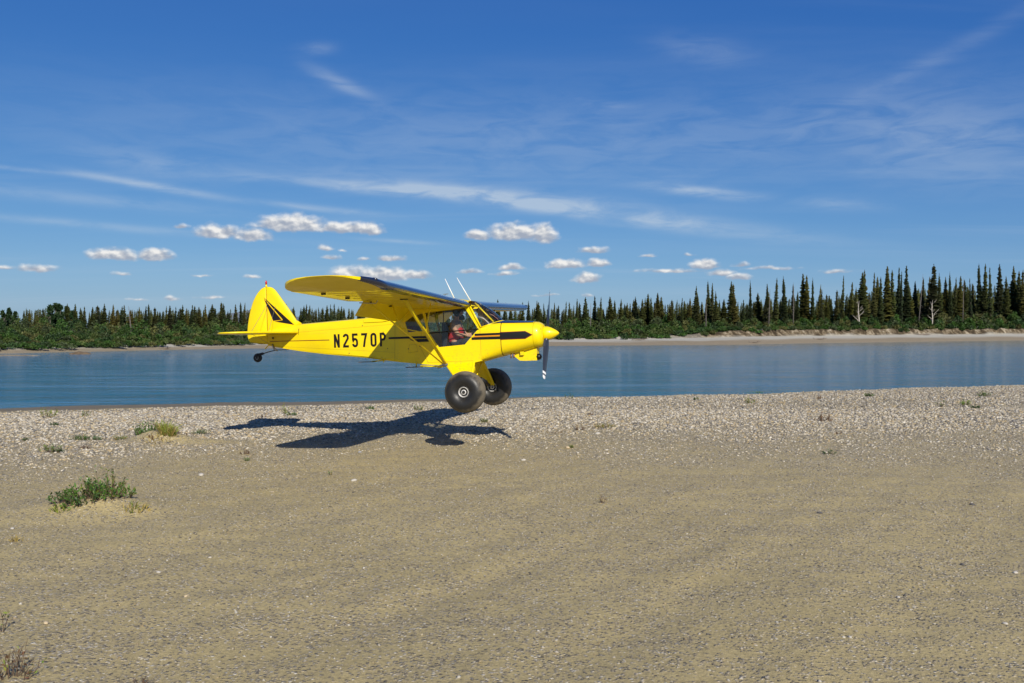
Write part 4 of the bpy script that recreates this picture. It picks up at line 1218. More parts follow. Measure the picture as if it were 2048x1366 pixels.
def wing(s_, mw):
    root = None
    mb_ = MB()
    ys = [.37, .9, 1.5, 2.1, 2.7, 3.3, 3.9, 4.4, 4.68]
    mb_.loft([wing_ring(y, s_, 0, .755) for y in ys], True, True, True)
    root = autosmooth(mb_.build('wing', mw, plane), 45)
    mb_ = MB(); mb_.loft([wing_ring(y, s_, 0, 1.0) for y in (4.683, 4.80, 4.93, 5.05, 5.16, 5.25, 5.32, 5.36, 5.369)], True, True, True)
    autosmooth(mb_.build('wing_tip', M_YEL, root), 60)
    def surf(name, ya, yb, defl):
        rs = [wing_ring(y, s_, .765, 1.0) for y in (ya, (ya + yb) / 2, yb)]
        hx_ = -.765 * CH; out = []
        for ring in rs:
            hz = ring[0][2] * 0 + (abs(ring[0][1]) * .0262)
            out.append([((p[0] - hx_) * math.cos(defl) + (p[2] - hz) * math.sin(defl) * -1 + hx_, p[1], (p[2] - hz) * math.cos(defl) + (p[0] - hx_) * math.sin(defl) + hz) for p in ring])
        m2 = MB(); m2.loft(out, True, True, True); return autosmooth(m2.build(name, M_YEL if name == 'flap' else mw, root), 45)
    surf('flap', .42, 2.55, R(46)); surf('aileron', 2.57, 4.675, R(1))
    # dark leading edge wrapped over the nose of the wing
    m2 = MB(); rs = []
    for y in [.365, .9, 1.5, 2.1, 2.7, 3.3, 3.9, 4.4, 4.68, 4.80, 4.90, 5.0, 5.1, 5.19]:
        q = max(0, (y - 4.3) / .72)
        a1 = .10 - .055 * min(q, 1)
        ring = wing_ring(y, s_, 0, .40 - .1 * q, .003)
        n = len(ring); lows = wing_ring(y, s_, 0, a1, .003)
        k_ = [p for p in ring[:n // 2 + 1]]
        # upper run back to 35 % chord, lower run back to a1
        xs_u = np.linspace(.36 - .2 * q, 0, 8); xs_l = np.linspace(0, a1, 5)[1:]
        le, te = plan(y); c = le - te; tk = (c / CH) ** .8; dz = y * .0262; lift = .118 * min(1.0, max(0, (y - 4.40) / .97)) ** 1.5; upl = .122 * max(0, (y - 4.68) / .69) ** 1.1
        ax = [p[0] for p in AF]
        row = [(le - a_ * c + (.003 + .006 * min(q, 1)) * (a_ < .03), s_ * y, skin_z(y, a_)[0] + .003 + .006 * min(q, 1)) for a_ in [(.36 - .22 * min(q, 1)) * f_ for f_ in (1, .7, .4, .2, .09, .035, 0)]]
        row += [(le - a_ * c + (.003 + .006 * min(q, 1)) * (a_ < .03), s_ * y, skin_z(y, a_)[1] - .003 - .005 * min(q, 1)) for a_ in (.012, .03, a1)]
        rs.append(row)
    m2.loft(rs, False, False, False); m2.build('leading_edge', M_NAVY, root, True)
    m2 = MB(); m2.ellipsoid((-.13, s_ * 4.98, .205), (.09, .03, .028)); m2.build('navigation_light', M_NAVY, root, True)
    # tapes over the rib stitching, on both skins
    for k_ in range(13):
        y = .62 + .33 * k_
        for up_i, sg in ((1, -1), (0, 1)):
            m2 = MB(); rows_ = []
            for a_ in (.11 if up_i else .38, .2 if up_i else .45, .3 if up_i else .52, .45 if up_i else .6, .6 if up_i else .68, .75):
                z_ = skin_z(y, a_)[up_i] + sg * .002
                rows_.append([(-a_ * CH, s_ * (y - .017), z_), (-a_ * CH, s_ * (y - .008), z_ + sg * .003), (-a_ * CH, s_ * (y + .008), z_ + sg * .003), (-a_ * CH, s_ * (y + .017), z_)])
            m2.loft(rows_, False, False, False); m2.build('rib_tape', M_YEL, root)
    # pulleys and hinge brackets under the trailing edge
    for y, x in ((1.55, -1.18), (2.56, -1.17), (3.5, -1.17), (4.4, -1.17)):
        m2 = MB(); zb = -.03 + y * .0262
        m2.box((x - .045, s_ * y - .008, zb - .028), (x + .03, s_ * y + .008, zb)); m2.build('hinge_bracket', M_BLACK, root)
    m2 = MB(); m2.tube([(-.83, s_ * 3.05, .02), (-.86, s_ * 3.06, -.03), (-1.15, s_ * 3.08, -.01)], .009, 6); m2.build('aileron_horn', M_STEEL, root)
    return root
wing(-1, M_WING); wing(1, M_WING)

# --- wing struts: two streamlined struts in a vee, with jury struts
def streamline(a_, b_, chord, th, name, m, parent):
    a_, b_ = Vector(a_), Vector(b_); d = (b_ - a_).normalized(); cx = Vector((1, 0, 0)); cx = (cx - d * cx.dot(d)).normalized(); nn = d.cross(cx)
    prof = [(.5, 0), (.35, .42), (.1, .5), (-.25, .3), (-.5, 0), (-.25, -.3), (.1, -.5), (.35, -.42)]
    mb_ = MB(); mb_.loft([[p + cx * chord * u_ + nn * th * v_ for u_, v_ in prof] for p in (a_, b_)], True, True, True)
    return mb_.build(name, m, parent, True)
for s_ in (-1, 1):
    ft, rt, bt = Vector((-.42, s_ * 2.9, .035)), Vector((-1.12, s_ * 2.82, .03)), Vector((-.535, s_ * .385, -1.125))
    streamline(ft, bt, .075, .034, 'front_strut', M_YEL, plane)
    streamline(rt, bt + Vector((-.05, 0, .0)), .040, .024, 'rear_strut', M_YEL, plane)
    pf, pr = ft.lerp(bt, .485), rt.lerp(bt, .40)
    mb = MB(); mb.tube([pf, (-.38, s_ * 1.62, .005)], .013, 6); mb.build('jury_strut', M_YEL, plane, True)
    mb = MB(); mb.tube([pr, (-1.08, s_ * 1.75, .005)], .011, 6); mb.build('jury_strut', M_YEL, plane, True)
    mb = MB(); mb.tube([pf, pr], .009, 6); mb.build('jury_strut', M_YEL, plane, True)
    mb = MB(); mb.box((ft.x - .06, ft.y - .03, ft.z - .02), (ft.x + .06, ft.y + .03, ft.z + .012)); mb.build('strut_fitting', M_BLACK, plane)
    mb = MB(); mb.box((bt.x - .07, bt.y - .03, bt.z - .025), (bt.x + .05, bt.y + .01, bt.z + .012)); mb.build('strut_fitting', M_STEEL, plane)

# --- tail
def plate(name, pts, y0, th, m, parent, rnd=.35):
    """thick flat surface in the x-z plane with thinned rim"""
    c = Vector((sum(p[0] for p in pts) / len(pts), sum(p[1] for p in pts) / len(pts)))
    rings_ = []
    for k_, yy in ((1.0, -.12), (.975, -.38), (.93, -.5)):
        pass
    def ring(sc_, yy): return [(c.x + (p[0] - c.x) * sc_, y0 + yy, c.y + (p[1] - c.y) * sc_) for p in pts]
    mb_ = MB(); mb_.loft([ring(.93, -th / 2), ring(.985, -th * .38), ring(1, -th * .12), ring(1, th * .12), ring(.985, th * .38), ring(.93, th / 2)], True, True, True)
    return autosmooth(mb_.build(name, m, parent), 60)
HX = -4.552
plate('fin', [(HX, .612), (-4.47, .606), (-4.412, .584), (-4.36, .54), (-4.313, .486), (-4.217, .352), (-4.024, .086), (-3.871, -.142), (-3.77, -.205), (-3.90, -.26), (HX, -.36)], 0, .05, M_YEL, plane)
rud = plate('rudder', [(HX - .006, .612), (-4.60, .606), (-4.657, .585), (-4.71, .545), (-4.762, .489), (-4.825, .40), (-4.882, .290), (-4.94, .13), (-4.987, -.059), (-5.015, -.21), (-5.029, -.356), (-5.025, -.44), (-5.003, -.506), (-4.963, -.545), (-4.80, -.570), (HX - .006, -.600)], 0, .045, M_YEL, plane)
def decal(name, poly, y, m, parent):
    for s_ in (-1, 1):
        loops = [[Vector((p[0], p[1], 0)) for p in poly]]
        tr_i = geometry.tessellate_polygon(loops)
        mb_ = MB(); mb_.add([(p[0], s_ * y, p[1]) for p in poly], tr_i); mb_.build(name, m, parent)
def off_poly(poly, d):
    c = Vector((sum(p[0] for p in poly) / len(poly), sum(p[1] for p in poly) / len(poly)))
    P_ = [Vector(p) for p in poly]; n = len(P_); out = []
    ar = sum(P_[i].x * P_[(i + 1) % n].y - P_[(i + 1) % n].x * P_[i].y for i in range(n)); sg = 1 if ar > 0 else -1
    for i in range(n):
        d1 = (P_[i] - P_[i - 1]).normalized(); d2 = (P_[(i + 1) % n] - P_[i]).normalized()
        n1 = Vector((d1.y, -d1.x)) * sg; n2 = Vector((d2.y, -d2.x)) * sg; m_ = (n1 + n2); m_ = m_.normalized() if m_.length > 1e-4 else n1
        out.append(tuple(P_[i] + m_ * d / max(.35, m_.dot(n1))))
    return out
slash_a = [(-4.598, .345), (-4.405, -.106), (-4.228, -.094), (-4.535, .262)]
slash_b = [(-4.605, .385), (-3.95, -.205), (-4.36, -.130), (-4.185, -.112), (-4.19, -.085)]
for pl in (slash_a, slash_b):
    decal('tail_flash_border', off_poly(pl, .008), .0275, M_RED, plane)
    decal('tail_flash', pl, .0290, M_BLACK, plane)
mb = MB(); mb.tube([(HX - .003, -.026, -.33), (HX - .003, -.026, .6)], .0035, 4); mb.build('rudder_hinge_line', M_RED, plane)
mb = MB(); mb.tube([(-4.56, 0, .60), (-4.56, 0, .665)], [.022, .016], 10); mb.build('beacon_base', M_YEL, plane, True)
mb = MB(); mb.revolve([(.66, .019), (.70, .022), (.73, .019), (.745, .008), (.748, .0)], (-4.56, 0, 0), 'Z', 12); mb.build('beacon', mat('red_beacon_lens', (.45, .02, .01), .15, coat=.6), plane, True)
SZ = -.375
for s_ in (-1, 1):
    P_ = [(-3.785, .06), (-3.85, .30), (-4.0, .75), (-4.17, 1.18), (-4.28, 1.38), (-4.40, 1.50), (HX, 1.565), (HX, .06)]
    c = Vector((-4.3, .7)); th = .042
    def ring3(pts, sc_, dz, c=c): return [(c.x + (p[0] - c.x) * sc_, s_ * (c.y + (p[1] - c.y) * sc_), SZ + dz) for p in pts]
    mb = MB(); mb.loft([ring3(P_, .94, -th / 2), ring3(P_, .985, -th * .38), ring3(P_, 1, -th * .1), ring3(P_, 1, th * .1), ring3(P_, .985, th * .38), ring3(P_, .94, th / 2)], True, True, True)
    stb = autosmooth(mb.build('stabilizer', M_YEL, plane), 60)
    P2 = [(HX - .008, .09), (HX - .008, 1.565), (-4.66, 1.57), (-4.77, 1.53), (-4.87, 1.42), (-4.94, 1.24), (-4.97, .95), (-4.97, .40), (-4.93, .22), (-4.84, .12)]
    c2_ = Vector((-4.75, .8))
    mb = MB(); mb.loft([ring3(P2, .93, -th / 2.3, c2_), ring3(P2, .985, -th * .33, c2_), ring3(P2, 1, -th * .1, c2_), ring3(P2, 1, th * .1, c2_), ring3(P2, .985, th * .33, c2_), ring3(P2, .93, th / 2.3, c2_)], True, True, True)
    autosmooth(mb.build('elevator', M_YEL, plane), 60)
    for (p, q) in (((-4.40, s_ * .95, SZ + .02), (-4.50, s_ * .02, .30)), ((-4.10, s_ * .80, SZ + .02), (-4.35, s_ * .02, .20)), ((-4.40, s_ * .95, SZ - .02), (-4.45, s_ * .05, -.62))):
        mb = MB(); mb.tube([p, q], .0035, 4); mb.build('tail_brace_wire', M_STEEL, plane)
    mb = MB(); mb.tube([(-3.80, s_ * .105, -.43), (-3.785, s_ * .11, -.30)], .009, 6); mb.build('trim_slot', M_BLACK, plane)
mb = MB(); mb.tube([(-4.40, -.075, -.475), (-4.40, -.085, -.475)], .022, 12); mb.build('inspection_ring', M_BLACK, plane)
# tail wheel
mb = MB()
mb.loft([[(x, -.02, z - .008), (x, .02, z - .008), (x, .02, z + .008), (x, -.02, z + .008)] for x, z in ((-4.10, -.73), (-4.36, -.725), (-4.55, -.76), (-4.70, -.80))], True, True, True)
mb.build('tail_spring', M_RUBBER, plane)
tw = empty('tail_wheel', (-4.81, 0, -.878), plane)
mb = MB(); mb.revolve([(-.03, .035), (-.035, .06), (-.028, .088), (0, .097), (.028, .088), (.035, .06), (.03, .035)], (0, 0, 0), 'Y', 24); mb.build('tyre', M_RUBBER, tw, True)
mb = MB(); mb.revolve([(-.034, .0), (-.034, .036), (.034, .036), (.034, .0)], (0, 0, 0), 'Y', 16); mb.build('hub', M_STEEL, tw)
mb = MB(); mb.box((-4.83, -.05, -.90), (-4.79, -.04, -.83)); mb.box((-4.83, .04, -.90), (-4.79, .05, -.83)); mb.tube([(-4.81, 0, -.82), (-4.68, 0, -.79)], .028, 8); mb.tube([(-4.78, -.045, -.84), (-4.66, -.02, -.79)], .012, 6); mb.build('tail_fork', M_RUBBER, plane)
mb = MB(); mb.tube([(-4.43, -.05, -.60), (-4.40, -.04, -.70), (-4.33, -.03, -.74)], [.018, .026, .02], 8); mb.build('tail_bracket', M_STEEL, plane, True)
mb = MB(); mb.tube([(-4.47, -.04, -.56), (-4.60, -.06, -.70)], .011, 6); mb.build('steering_arm', M_YEL, plane)

# --- landing gear
for s_ in (-1, 1):
    ax = Vector((.03, s_ * .885, -1.63))
    a_, b_ = Vector((-.52, s_ * .35, zbot(-.52) + .01)), Vector((.035, s_ * .35, zbot(.03) - .0))
    nn = (a_ - ax).cross(b_ - ax).normalized() * .018
    A2, B2 = ax + Vector((-.07, 0, .03)), ax + Vector((.06, 0, .03))
    mb = MB(); mb.loft([[a_ + nn, b_ + nn, B2 + nn, A2 + nn], [a_ - nn, b_ - nn, B2 - nn, A2 - nn]], True, True, True)
    mb.tube([a_, A2], .022, 8); mb.tube([b_, B2], .026, 8)
    mb.build('gear_leg', M_YEL, plane)
    mb = MB(); mb.tube([(-.05, s_ * .06, -1.40), ax.lerp(Vector((-.05, s_ * .06, -1.40)), .12)], .030, 8); mb.tube([Vector((-.05, s_ * .06, -1.40)).lerp(ax, .3), Vector((-.05, s_ * .06, -1.40)).lerp(ax, .62)], .055, 10); mb.build('shock_strut', M_RUBBER, plane, True)
    mb = MB(); mb.tube([(-.25, s_ * .28, zbot(-.25)), (-.05, s_ * .04, -1.42)], .018, 8); mb.tube([(.02, s_ * .28, zbot(.02)), (-.05, s_ * .04, -1.42)], .018, 8); mb.build('cabane_vee', M_YEL, plane, True)
    wc = empty('main_wheel', (.045, s_ * 1.03, -1.650), plane)
    prof = []
    for k_ in range(25):
        th = R(-200 + 400 * k_ / 24 - 90 + 90)
        prof.append((.185 * math.sin(th) , .218 + .172 * math.cos(th)))
    prof = [(-.105, .085), (-.135, .105), (-.168, .150), (-.188, .205), (-.190, .255), (-.176, .305), (-.145, .346), (-.10, .374), (-.05, .387), (0, .391), (.05, .387), (.10, .374), (.145, .346), (.176, .305), (.190, .255), (.188, .205), (.168, .150), (.135, .105), (.105, .085)]
    mb = MB(); mb.revolve(prof, (0, 0, 0), 'Y', 56); mb.build('tyre', M_TYRE, wc, True)
    for q in (-1, 1):
        mb = MB()
        mb.revolve([(q * .06, .0), (q * .10, .030), (q * .115, .032), (q * .112, .045), (q * .085, .055), (q * .085, .074), (q * .125, .082), (q * .140, .092), (q * .128, .100), (q * .09, .090)], (0, 0, 0), 'Y', 32)
        autosmooth(mb.build('hub', M_ALU, wc), 40)
    mb = MB(); mb.revolve([(s_ * .10, .0), (s_ * .112, .026), (s_ * .13, .024), (s_ * .134, 0)], (0, 0, 0), 'Y', 20); mb.build('axle_cap', M_RUBBER, wc)
    mb = MB(); mb.tube([(.03, s_ * .87, -1.635), (.045, s_ * 1.03, -1.65)], .028, 10); mb.build('axle', M_STEEL, plane, True)
# steps and lower tubes
mb = MB(); mb.box((-2.36, -.40, -1.042), (-2.02, -.28, -1.028)); mb.build('foot_step', M_BROWNST, plane)
mb = MB(); mb.tube([(-2.10, -.34, -1.03), (-1.80, -.30, -1.01)], .012, 6); mb.tube([(-1.85, -.33, -1.05), (-1.84, -.30, -.99)], .012, 6); mb.build('step_bracket', M_YEL, plane, True)
mb = MB(); mb.box((-1.35, -.43, -1.175), (-1.02, -.33, -1.160)); mb.build('foot_step', M_BROWNST, plane)
mb = MB(); mb.tube([(-1.06, -.37, -1.15), (-.60, -.37, -1.175)], .016, 6); mb.tube([(-1.15, -.36, -1.16), (-1.15, -.34, -1.08)], .014, 6); mb.build('step_bracket', M_YEL, plane, True)
mb = MB(); mb.tube([(-.70, -.36, -1.19), (-.55, -.36, -1.165)], .02, 6); mb.build('brake_line_joint', M_STEEL, plane)
# antennas
mb = MB(); mb.tube([(-.41, -.02, .15), (-.61, 0, .578)], [.012, .007], 8); mb.build('antenna', M_WHITE, plane, True)
mb = MB(); mb.tube([(-.085, -.02, .11), (-.36, 0, .585)], [.012, .007], 8); mb.build('antenna', M_WHITE, plane, True)
mb = MB(); mb.tube([(-.62, 0, .14), (-.62, 0, .26), (-.55, 0, .275), (-.66, 0, .27)], .006, 6); mb.build('fuel_vent', M_STEEL, plane)
# seats and cabin fittings
M_SEAT = mat('dark_seat_cloth', (0.022, 0.026, 0.036), 0.85, vary=.3, vscale=8)
M_SEATR = mat('dark_red_cloth', (0.10, 0.012, 0.014), 0.85, vary=.3, vscale=8)
def cushion(name, lo, hi, m, tilt=0):
    mb_ = MB(); (a1, b1, c1_), (a2, b2, c2__) = lo, hi
    mb_.box(lo, hi); o_ = mb_.build(name, m, plane)
    bv = o_.modifiers.new('b', 'BEVEL'); bv.width = .035; bv.segments = 3
    return o_
cushion('front_seat', (-.62, -.20, -.90), (-.12, .20, -.82), M_SEAT); cushion('front_seat_back', (-.66, -.20, -.84), (-.54, .20, -.30), M_SEAT)
cushion('rear_seat', (-1.25, -.22, -.88), (-.88, .22, -.78), M_SEATR); cushion('rear_seat_back', (-1.36, -.22, -.86), (-1.24, .22, -.34), M_SEATR)
mb = MB(); mb.tube([(-.74, -.22, -.12), (-.74, -.22, -.30)], .030, 10); mb.build('tube_padding', mat('lime_padding', (.50, .52, .03), .7), plane, True)
mb = MB(); mb.tube([(-.10, -.02, -.95), (-.04, -.03, -.60)], .014, 8); mb.ellipsoid((-.035, -.03, -.585), (.02, .02, .04)); mb.build('control_stick', M_RUBBER, plane, True)
mb = MB(); mb.tube([(-.95, -.30, -.15), (-.95, .30, -.15)], .013, 6); mb.tube([(-.55, -.3, -.1), (-.95, .3, -.14)], .011, 6); mb.tube([(-.95, .28, -.1), (-.70, .28, -.95)], .012, 6); mb.build('cabin_brace', M_YEL, plane, True)

# ------------------------------------------------------------------ the pilot
def skinned(name, chains, m, parent, sub=2):
    """chains: lists of (x, y, z, r); a chain starting with an int continues from that vertex"""
    vs, es, rs = [], [], []
    for ch in chains:
        prev = None
        for p in ch:
            if isinstance(p, int):
                prev = p; continue
            vs.append(p[:3]); rs.append(p[3] if not isinstance(p[3], tuple) else p[3])
            if prev is not None: es.append((prev, len(vs) - 1))
            prev = len(vs) - 1
    me = bpy.data.meshes.new(name); me.from_pydata(vs, es, [])
    o_ = bpy.data.objects.new(name, me); COL.objects.link(o_); o_.parent = parent
    md = o_.modifiers.new('skin', 'SKIN'); md.use_smooth_shade = True
    for i, r_ in enumerate(rs):
        me.skin_vertices[0].data[i].radius = r_ if isinstance(r_, tuple) else (r_, r_)
    me.skin_vertices[0].data[0].use_root = True
    if sub:
        sd = o_.modifiers.new('sub', 'SUBSURF'); sd.levels = sd.render_levels = sub
    me.materials.append(m)
    return o_
M_SKIN = mat('skin', (0.50, 0.285, 0.19), 0.55, spec=.3)
M_SHIRT = mat('tan_shirt_cloth', (0.33, 0.225, 0.15), 0.9, vary=.15, vscale=15)
M_VEST = mat('red_vest_cloth', (0.50, 0.018, 0.020), 0.7, vary=.2, vscale=12)
M_TROU = mat('dark_trousers', (0.035, 0.04, 0.055), 0.9)
M_HAIR = mat('dark_hair', (0.022, 0.015, 0.011), 0.8)
pil = empty('person', (0, 0, 0))
PM = Matrix.LocRotScale(plane.location, plane.rotation_euler, None)
pil.matrix_world = PM @ Matrix.Translation((-.42, 0, -.79))
tag(pil, 'pilot in red vest and tan shirt with dark headset, sitting in the cockpit', 'person')
Z = .79
def q(x, y, z, r): return (x + .42, y, z + Z, r)
def hand(base, d, s_):
    """palm and five fingers curled forward; base index of the wrist vertex"""
    w0 = Vector(base); d = Vector(d).normalized(); sd = Vector((0, s_, 0)); dn = Vector((0, 0, -1))
    palm = w0 + d * .05
    ch = []
    for k_, (o, L) in enumerate(((.030, .062), (.011, .070), (-.010, .067), (-.030, .052))):
        kn = palm + d * .035 + Vector((0, 0, 1)) * o * 1.0
        tp1 = kn + d * L * .5 + sd * .012; tp2 = tp1 + sd * L * .45 - d * .004; tp3 = tp2 + sd * .012 - d * L * .35
        ch.append([kn, tp1, tp2, tp3])
    th = [palm - d * .01 + Vector((0, 0, .028)), palm + d * .02 + Vector((0, 0, .05)) + sd * .02, palm + d * .05 + Vector((0, 0, .05)) + sd * .035]
    return palm, ch, th
ch = [[q(-.42, 0, -.74, .125), q(-.43, 0, -.62, .130), q(-.44, 0, -.48, .145), q(-.435, 0, -.36, .130), q(-.41, 0, -.285, .060), q(-.385, 0, -.235, .055), q(-.355, 0, -.165, .088), q(-.340, 0, -.105, .095), q(-.345, 0, -.050, .070)]]
n0 = 9
ch.append([7, q(-.245, 0, -.145, .018)]); n0 += 1                       # nose
ch.append([6, q(-.275, 0, -.215, .045)]); n0 += 1                       # jaw
def arm(s_, el, wr, d):
    global n0
    c = [3, q(-.42, s_ * .165, -.335, .070), q(-.405, s_ * .205, -.375, .058), q(*el, .045), q(*wr, .030)]
    ch.append(c); n0 += 4
    wi = n0 - 1
    palm, fs, th = hand((wr[0] + .42, wr[1], wr[2] + Z), d, -s_)
    ch.append([wi, tuple(palm) + ((.024, .034),)]); n0 += 1; pi_ = n0 - 1
    for f_ in fs:
        ch.append([pi_] + [tuple(p) + (r_,) for p, r_ in zip(f_, (.0105, .0095, .009, .008))]); n0 += 4
    ch.append([pi_] + [tuple(p) + (r_,) for p, r_ in zip(th, (.013, .011, .009))]); n0 += 3
arm(-1, (-.30, -.265, -.555), (-.115, -.115, -.585), (1, .7, 0))
arm(1, (-.30, .27, -.555), (-.08, .265, -.55), (1, 0, 0.1))
for s_ in (-1, 1):
    ch.append([0, q(-.36, s_ * .10, -.73, .092), q(-.02, s_ * .135, -.665, .062), q(.06, s_ * .135, -.80, .052), q(.10, s_ * .13, -.915, .036), q(.19, s_ * .13, -.935, .034)]); n0 += 5
body = skinned('body', ch, M_SKIN, pil)
skinned('shirt', [[q(-.43, 0, -.70, .135), q(-.44, 0, -.60, .142), q(-.445, 0, -.48, .158), q(-.44, 0, -.37, .140), q(-.415, 0, -.305, .075)],
                  [3, q(-.42, -.165, -.335, .083), q(-.405, -.208, -.375, .073), q(-.36, -.235, -.46, .064)], [3, q(-.42, .165, -.335, .083), q(-.405, .208, -.375, .073), q(-.36, .235, -.46, .064)]], M_SHIRT, pil)
skinned('vest', [[q(-.425, 0, -.745, .165), q(-.43, 0, -.64, .170), q(-.425, 0, -.52, .180), q(-.415, 0, -.43, .165), q(-.40, 0, -.37, .13)]], M_VEST, pil)
skinned('trousers', [[q(-.42, 0, -.76, .158), q(-.42, 0, -.70, .150)]] + [[0, q(-.36, s_ * .10, -.73, .104), q(-.02, s_ * .135, -.665, .074), q(.06, s_ * .135, -.80, .064), q(.095, s_ * .13, -.895, .050)] for s_ in (-1, 1)], M_TROU, pil)
mb = MB(); mb.ellipsoid((-.365 + .42, 0, -.085 + Z), (.112, .100, .088), 16, 10); mb.build('cap', M_HAIR, pil, True)
mb = MB(); mb.ellipsoid((-.285 + .42, 0, -.215 + Z), (.062, .072, .058), 12, 8); mb.build('beard', M_HAIR, pil, True)
mb = MB()
for s_ in (-1, 1): mb.ellipsoid((-.262 + .42, s_ * .036, -.125 + Z), (.012, .014, .010), 8, 6)
mb.build('eyes', M_WHITE, pil, True)
mb = MB()
for s_ in (-1, 1): mb.revolve([(s_ * .075, .0), (s_ * .078, .040), (s_ * .105, .046), (s_ * .118, .036), (s_ * .122, 0)], (-.355 + .42, 0, -.150 + Z), 'Y', 16)
mb.tube([(-.355 + .42, .105 * math.cos(a_), -.150 + Z + .135 * math.sin(a_)) for a_ in np.linspace(0, math.pi, 14)], .010, 6)
mb.tube([(-.33 + .42, -.10, -.17 + Z), (-.25 + .42, -.075, -.225 + Z), (-.225 + .42, -.03, -.215 + Z)], .006, 6)
mb.build('headset', M_RUBBER, pil, True)

# ------------------------------------------------------------------ plants on the gravel bar
def tinted(vs, cols_, name, m, parent):
    v = np.concatenate(vs); c = np.concatenate(cols_)
    c = np.repeat(np.concatenate([c, np.ones((len(c), 1))], 1), 4, 0)
    return obj(name, v, np.arange(len(v)).reshape(-1, 4), m, parent, cols=c)
M_LEAF = mat('shrub_leaves', None, 0.5, spec=.35, tint=True, trans=.25)
M_DRYLEAF = mat('dry_leaves', None, 0.8, spec=.1, tint=True)
M_TWIG = mat('twig_bark', (0.11, 0.070, 0.042), 0.9, vary=.3)
PAL = {'green': (0.080, 0.165, 0.024), 'blue': (0.085, 0.150, 0.060), 'lime': (0.22, 0.27, 0.035), 'dark': (0.045, 0.090, 0.022), 'straw': (0.30, 0.23, 0.075), 'brown': (0.11, 0.062, 0.034), 'sage': (0.15, 0.20, 0.075), 'olive': (0.14, 0.17, 0.035)}
def leaves(r_, base, tip_dir, L, n, col, size, aspect=.42, droop=.0):
    """pairs of leaves up one stem; returns quads and colours"""
    vs, cs = [], []
    for i in range(n):
        t = (i + r_.uniform(0, 1)) / n
        p = base + tip_dir * (L * (0.12 + .88 * t))
        a = r_.normal(size=3); a[2] += .35 - droop; a = a + tip_dir * .6; a /= np.linalg.norm(a)
        b = np.cross(a, r_.normal(size=3)); b /= np.linalg.norm(b)
        s_ = size * r_.uniform(.6, 1.25)
        vs.append(np.array([p, p + a * s_ * .5 + b * s_ * aspect * .5, p + a * s_, p + a * s_ * .5 - b * s_ * aspect * .5]))
        cs.append(np.array(col) * r_.uniform(.65, 1.4) * (1 + r_.normal(0, .08, 3)))
    return np.concatenate(vs), np.clip(np.array(cs), .005, .8)
def plant(u, v, wpx, hpx, kind, col, label, name, cat, seed, n=None, col2=None, dens=1.0):
    r_ = np.random.default_rng(seed)
    x, y = ground_at(u, v)
    for _ in range(4):
        z = float(beach_z(x, y)); x, y = ground_at(u, v, z)
    z = float(beach_z(x, y))
    k_ = y / FOC; wdt, hgt = wpx * k_, hpx * k_
    t = tag(empty(name, (x, y, z)), label, cat, 'plants growing on the gravel bar')
    size = max(0.0016 * y * 1.0, min(.055, hgt * .22))
    ns = n or int(max(7, min(150, 9 * wpx / max(hpx, 6) + wpx * .25)) * dens)
    vs, cs, mb_ = [], [], MB()
    for i in range(ns):
        a_, q_ = r_.uniform(0, 6.283), math.sqrt(r_.uniform(0, 1))
        bx, by = q_ * wdt * .42 * math.cos(a_), q_ * wdt * .30 * math.sin(a_)
        bz = float(beach_z(x + bx, y + by)) - z
        base = np.array([bx, by, bz])
        L = hgt * r_.uniform(.45, 1.05) * (1.05 - .45 * q_)
        d = np.array([math.cos(a_) * q_ * .55 + r_.normal(0, .22), math.sin(a_) * q_ * .55 + r_.normal(0, .22), 1.0]); d /= np.linalg.norm(d)
        c_ = PAL[col2] if (col2 and r_.random() < .4) else PAL[col]
        if kind == 'leafy':
            lv, lc = leaves(r_, base, d, L, int(r_.integers(6, 11)), c_, size)
            vs.append(lv); cs.append(lc)
            mb_.tube([base, base + d * L * .9], [size * .07 + .0015, .0012], 4, False)
        elif kind == 'grass':
            bl = []
            for _ in range(3):
                d2 = d + r_.normal(0, .25, 3); d2 /= np.linalg.norm(d2)
                sd = np.cross(d2, r_.normal(size=3)); sd = sd / np.linalg.norm(sd) * (size * .10 + .0018)
                tip = base + d2 * L + np.array([d2[0], d2[1], -.4]) * L * .25
                m_ = base + d2 * L * .6
                vs.append(np.array([base - sd, base + sd, m_ + sd * .8, m_ - sd * .8])); vs.append(np.array([m_ - sd * .8, m_ + sd * .8, tip, tip]))
                c3 = np.array(c_) * r_.uniform(.7, 1.35); cs.append(np.array([c3, c3]))
            if i < 6: mb_.tube([base, base + d * L * .5], [.004, .002], 4, False)
        else:                                                     # bare twigs
            p1 = base + d * L * .5; p2 = p1 + (d + r_.normal(0, .35, 3)) * L * .5
            th = max(.0035, .00045 * y)
            mb_.tube([base, p1, p2], [th, th * .8, th * .3], 4, False)
            mb_.tube([p1, p1 + (d + r_.normal(0, .7, 3)) * L * .35], [th * .6, th * .3], 4, False)
            lv, lc = leaves(r_, base, d, L, 3, c_, size * .7)
            vs.append(lv); cs.append(lc)
    fo = tinted(vs, cs, 'foliage', M_LEAF if kind == 'leafy' or col in ('lime', 'green') else M_DRYLEAF, t)
    fo['kind'] = 'stuff'
    mb_.build('stems', M_TWIG, t, True, fix=False)['kind'] = 'stuff'
    return t
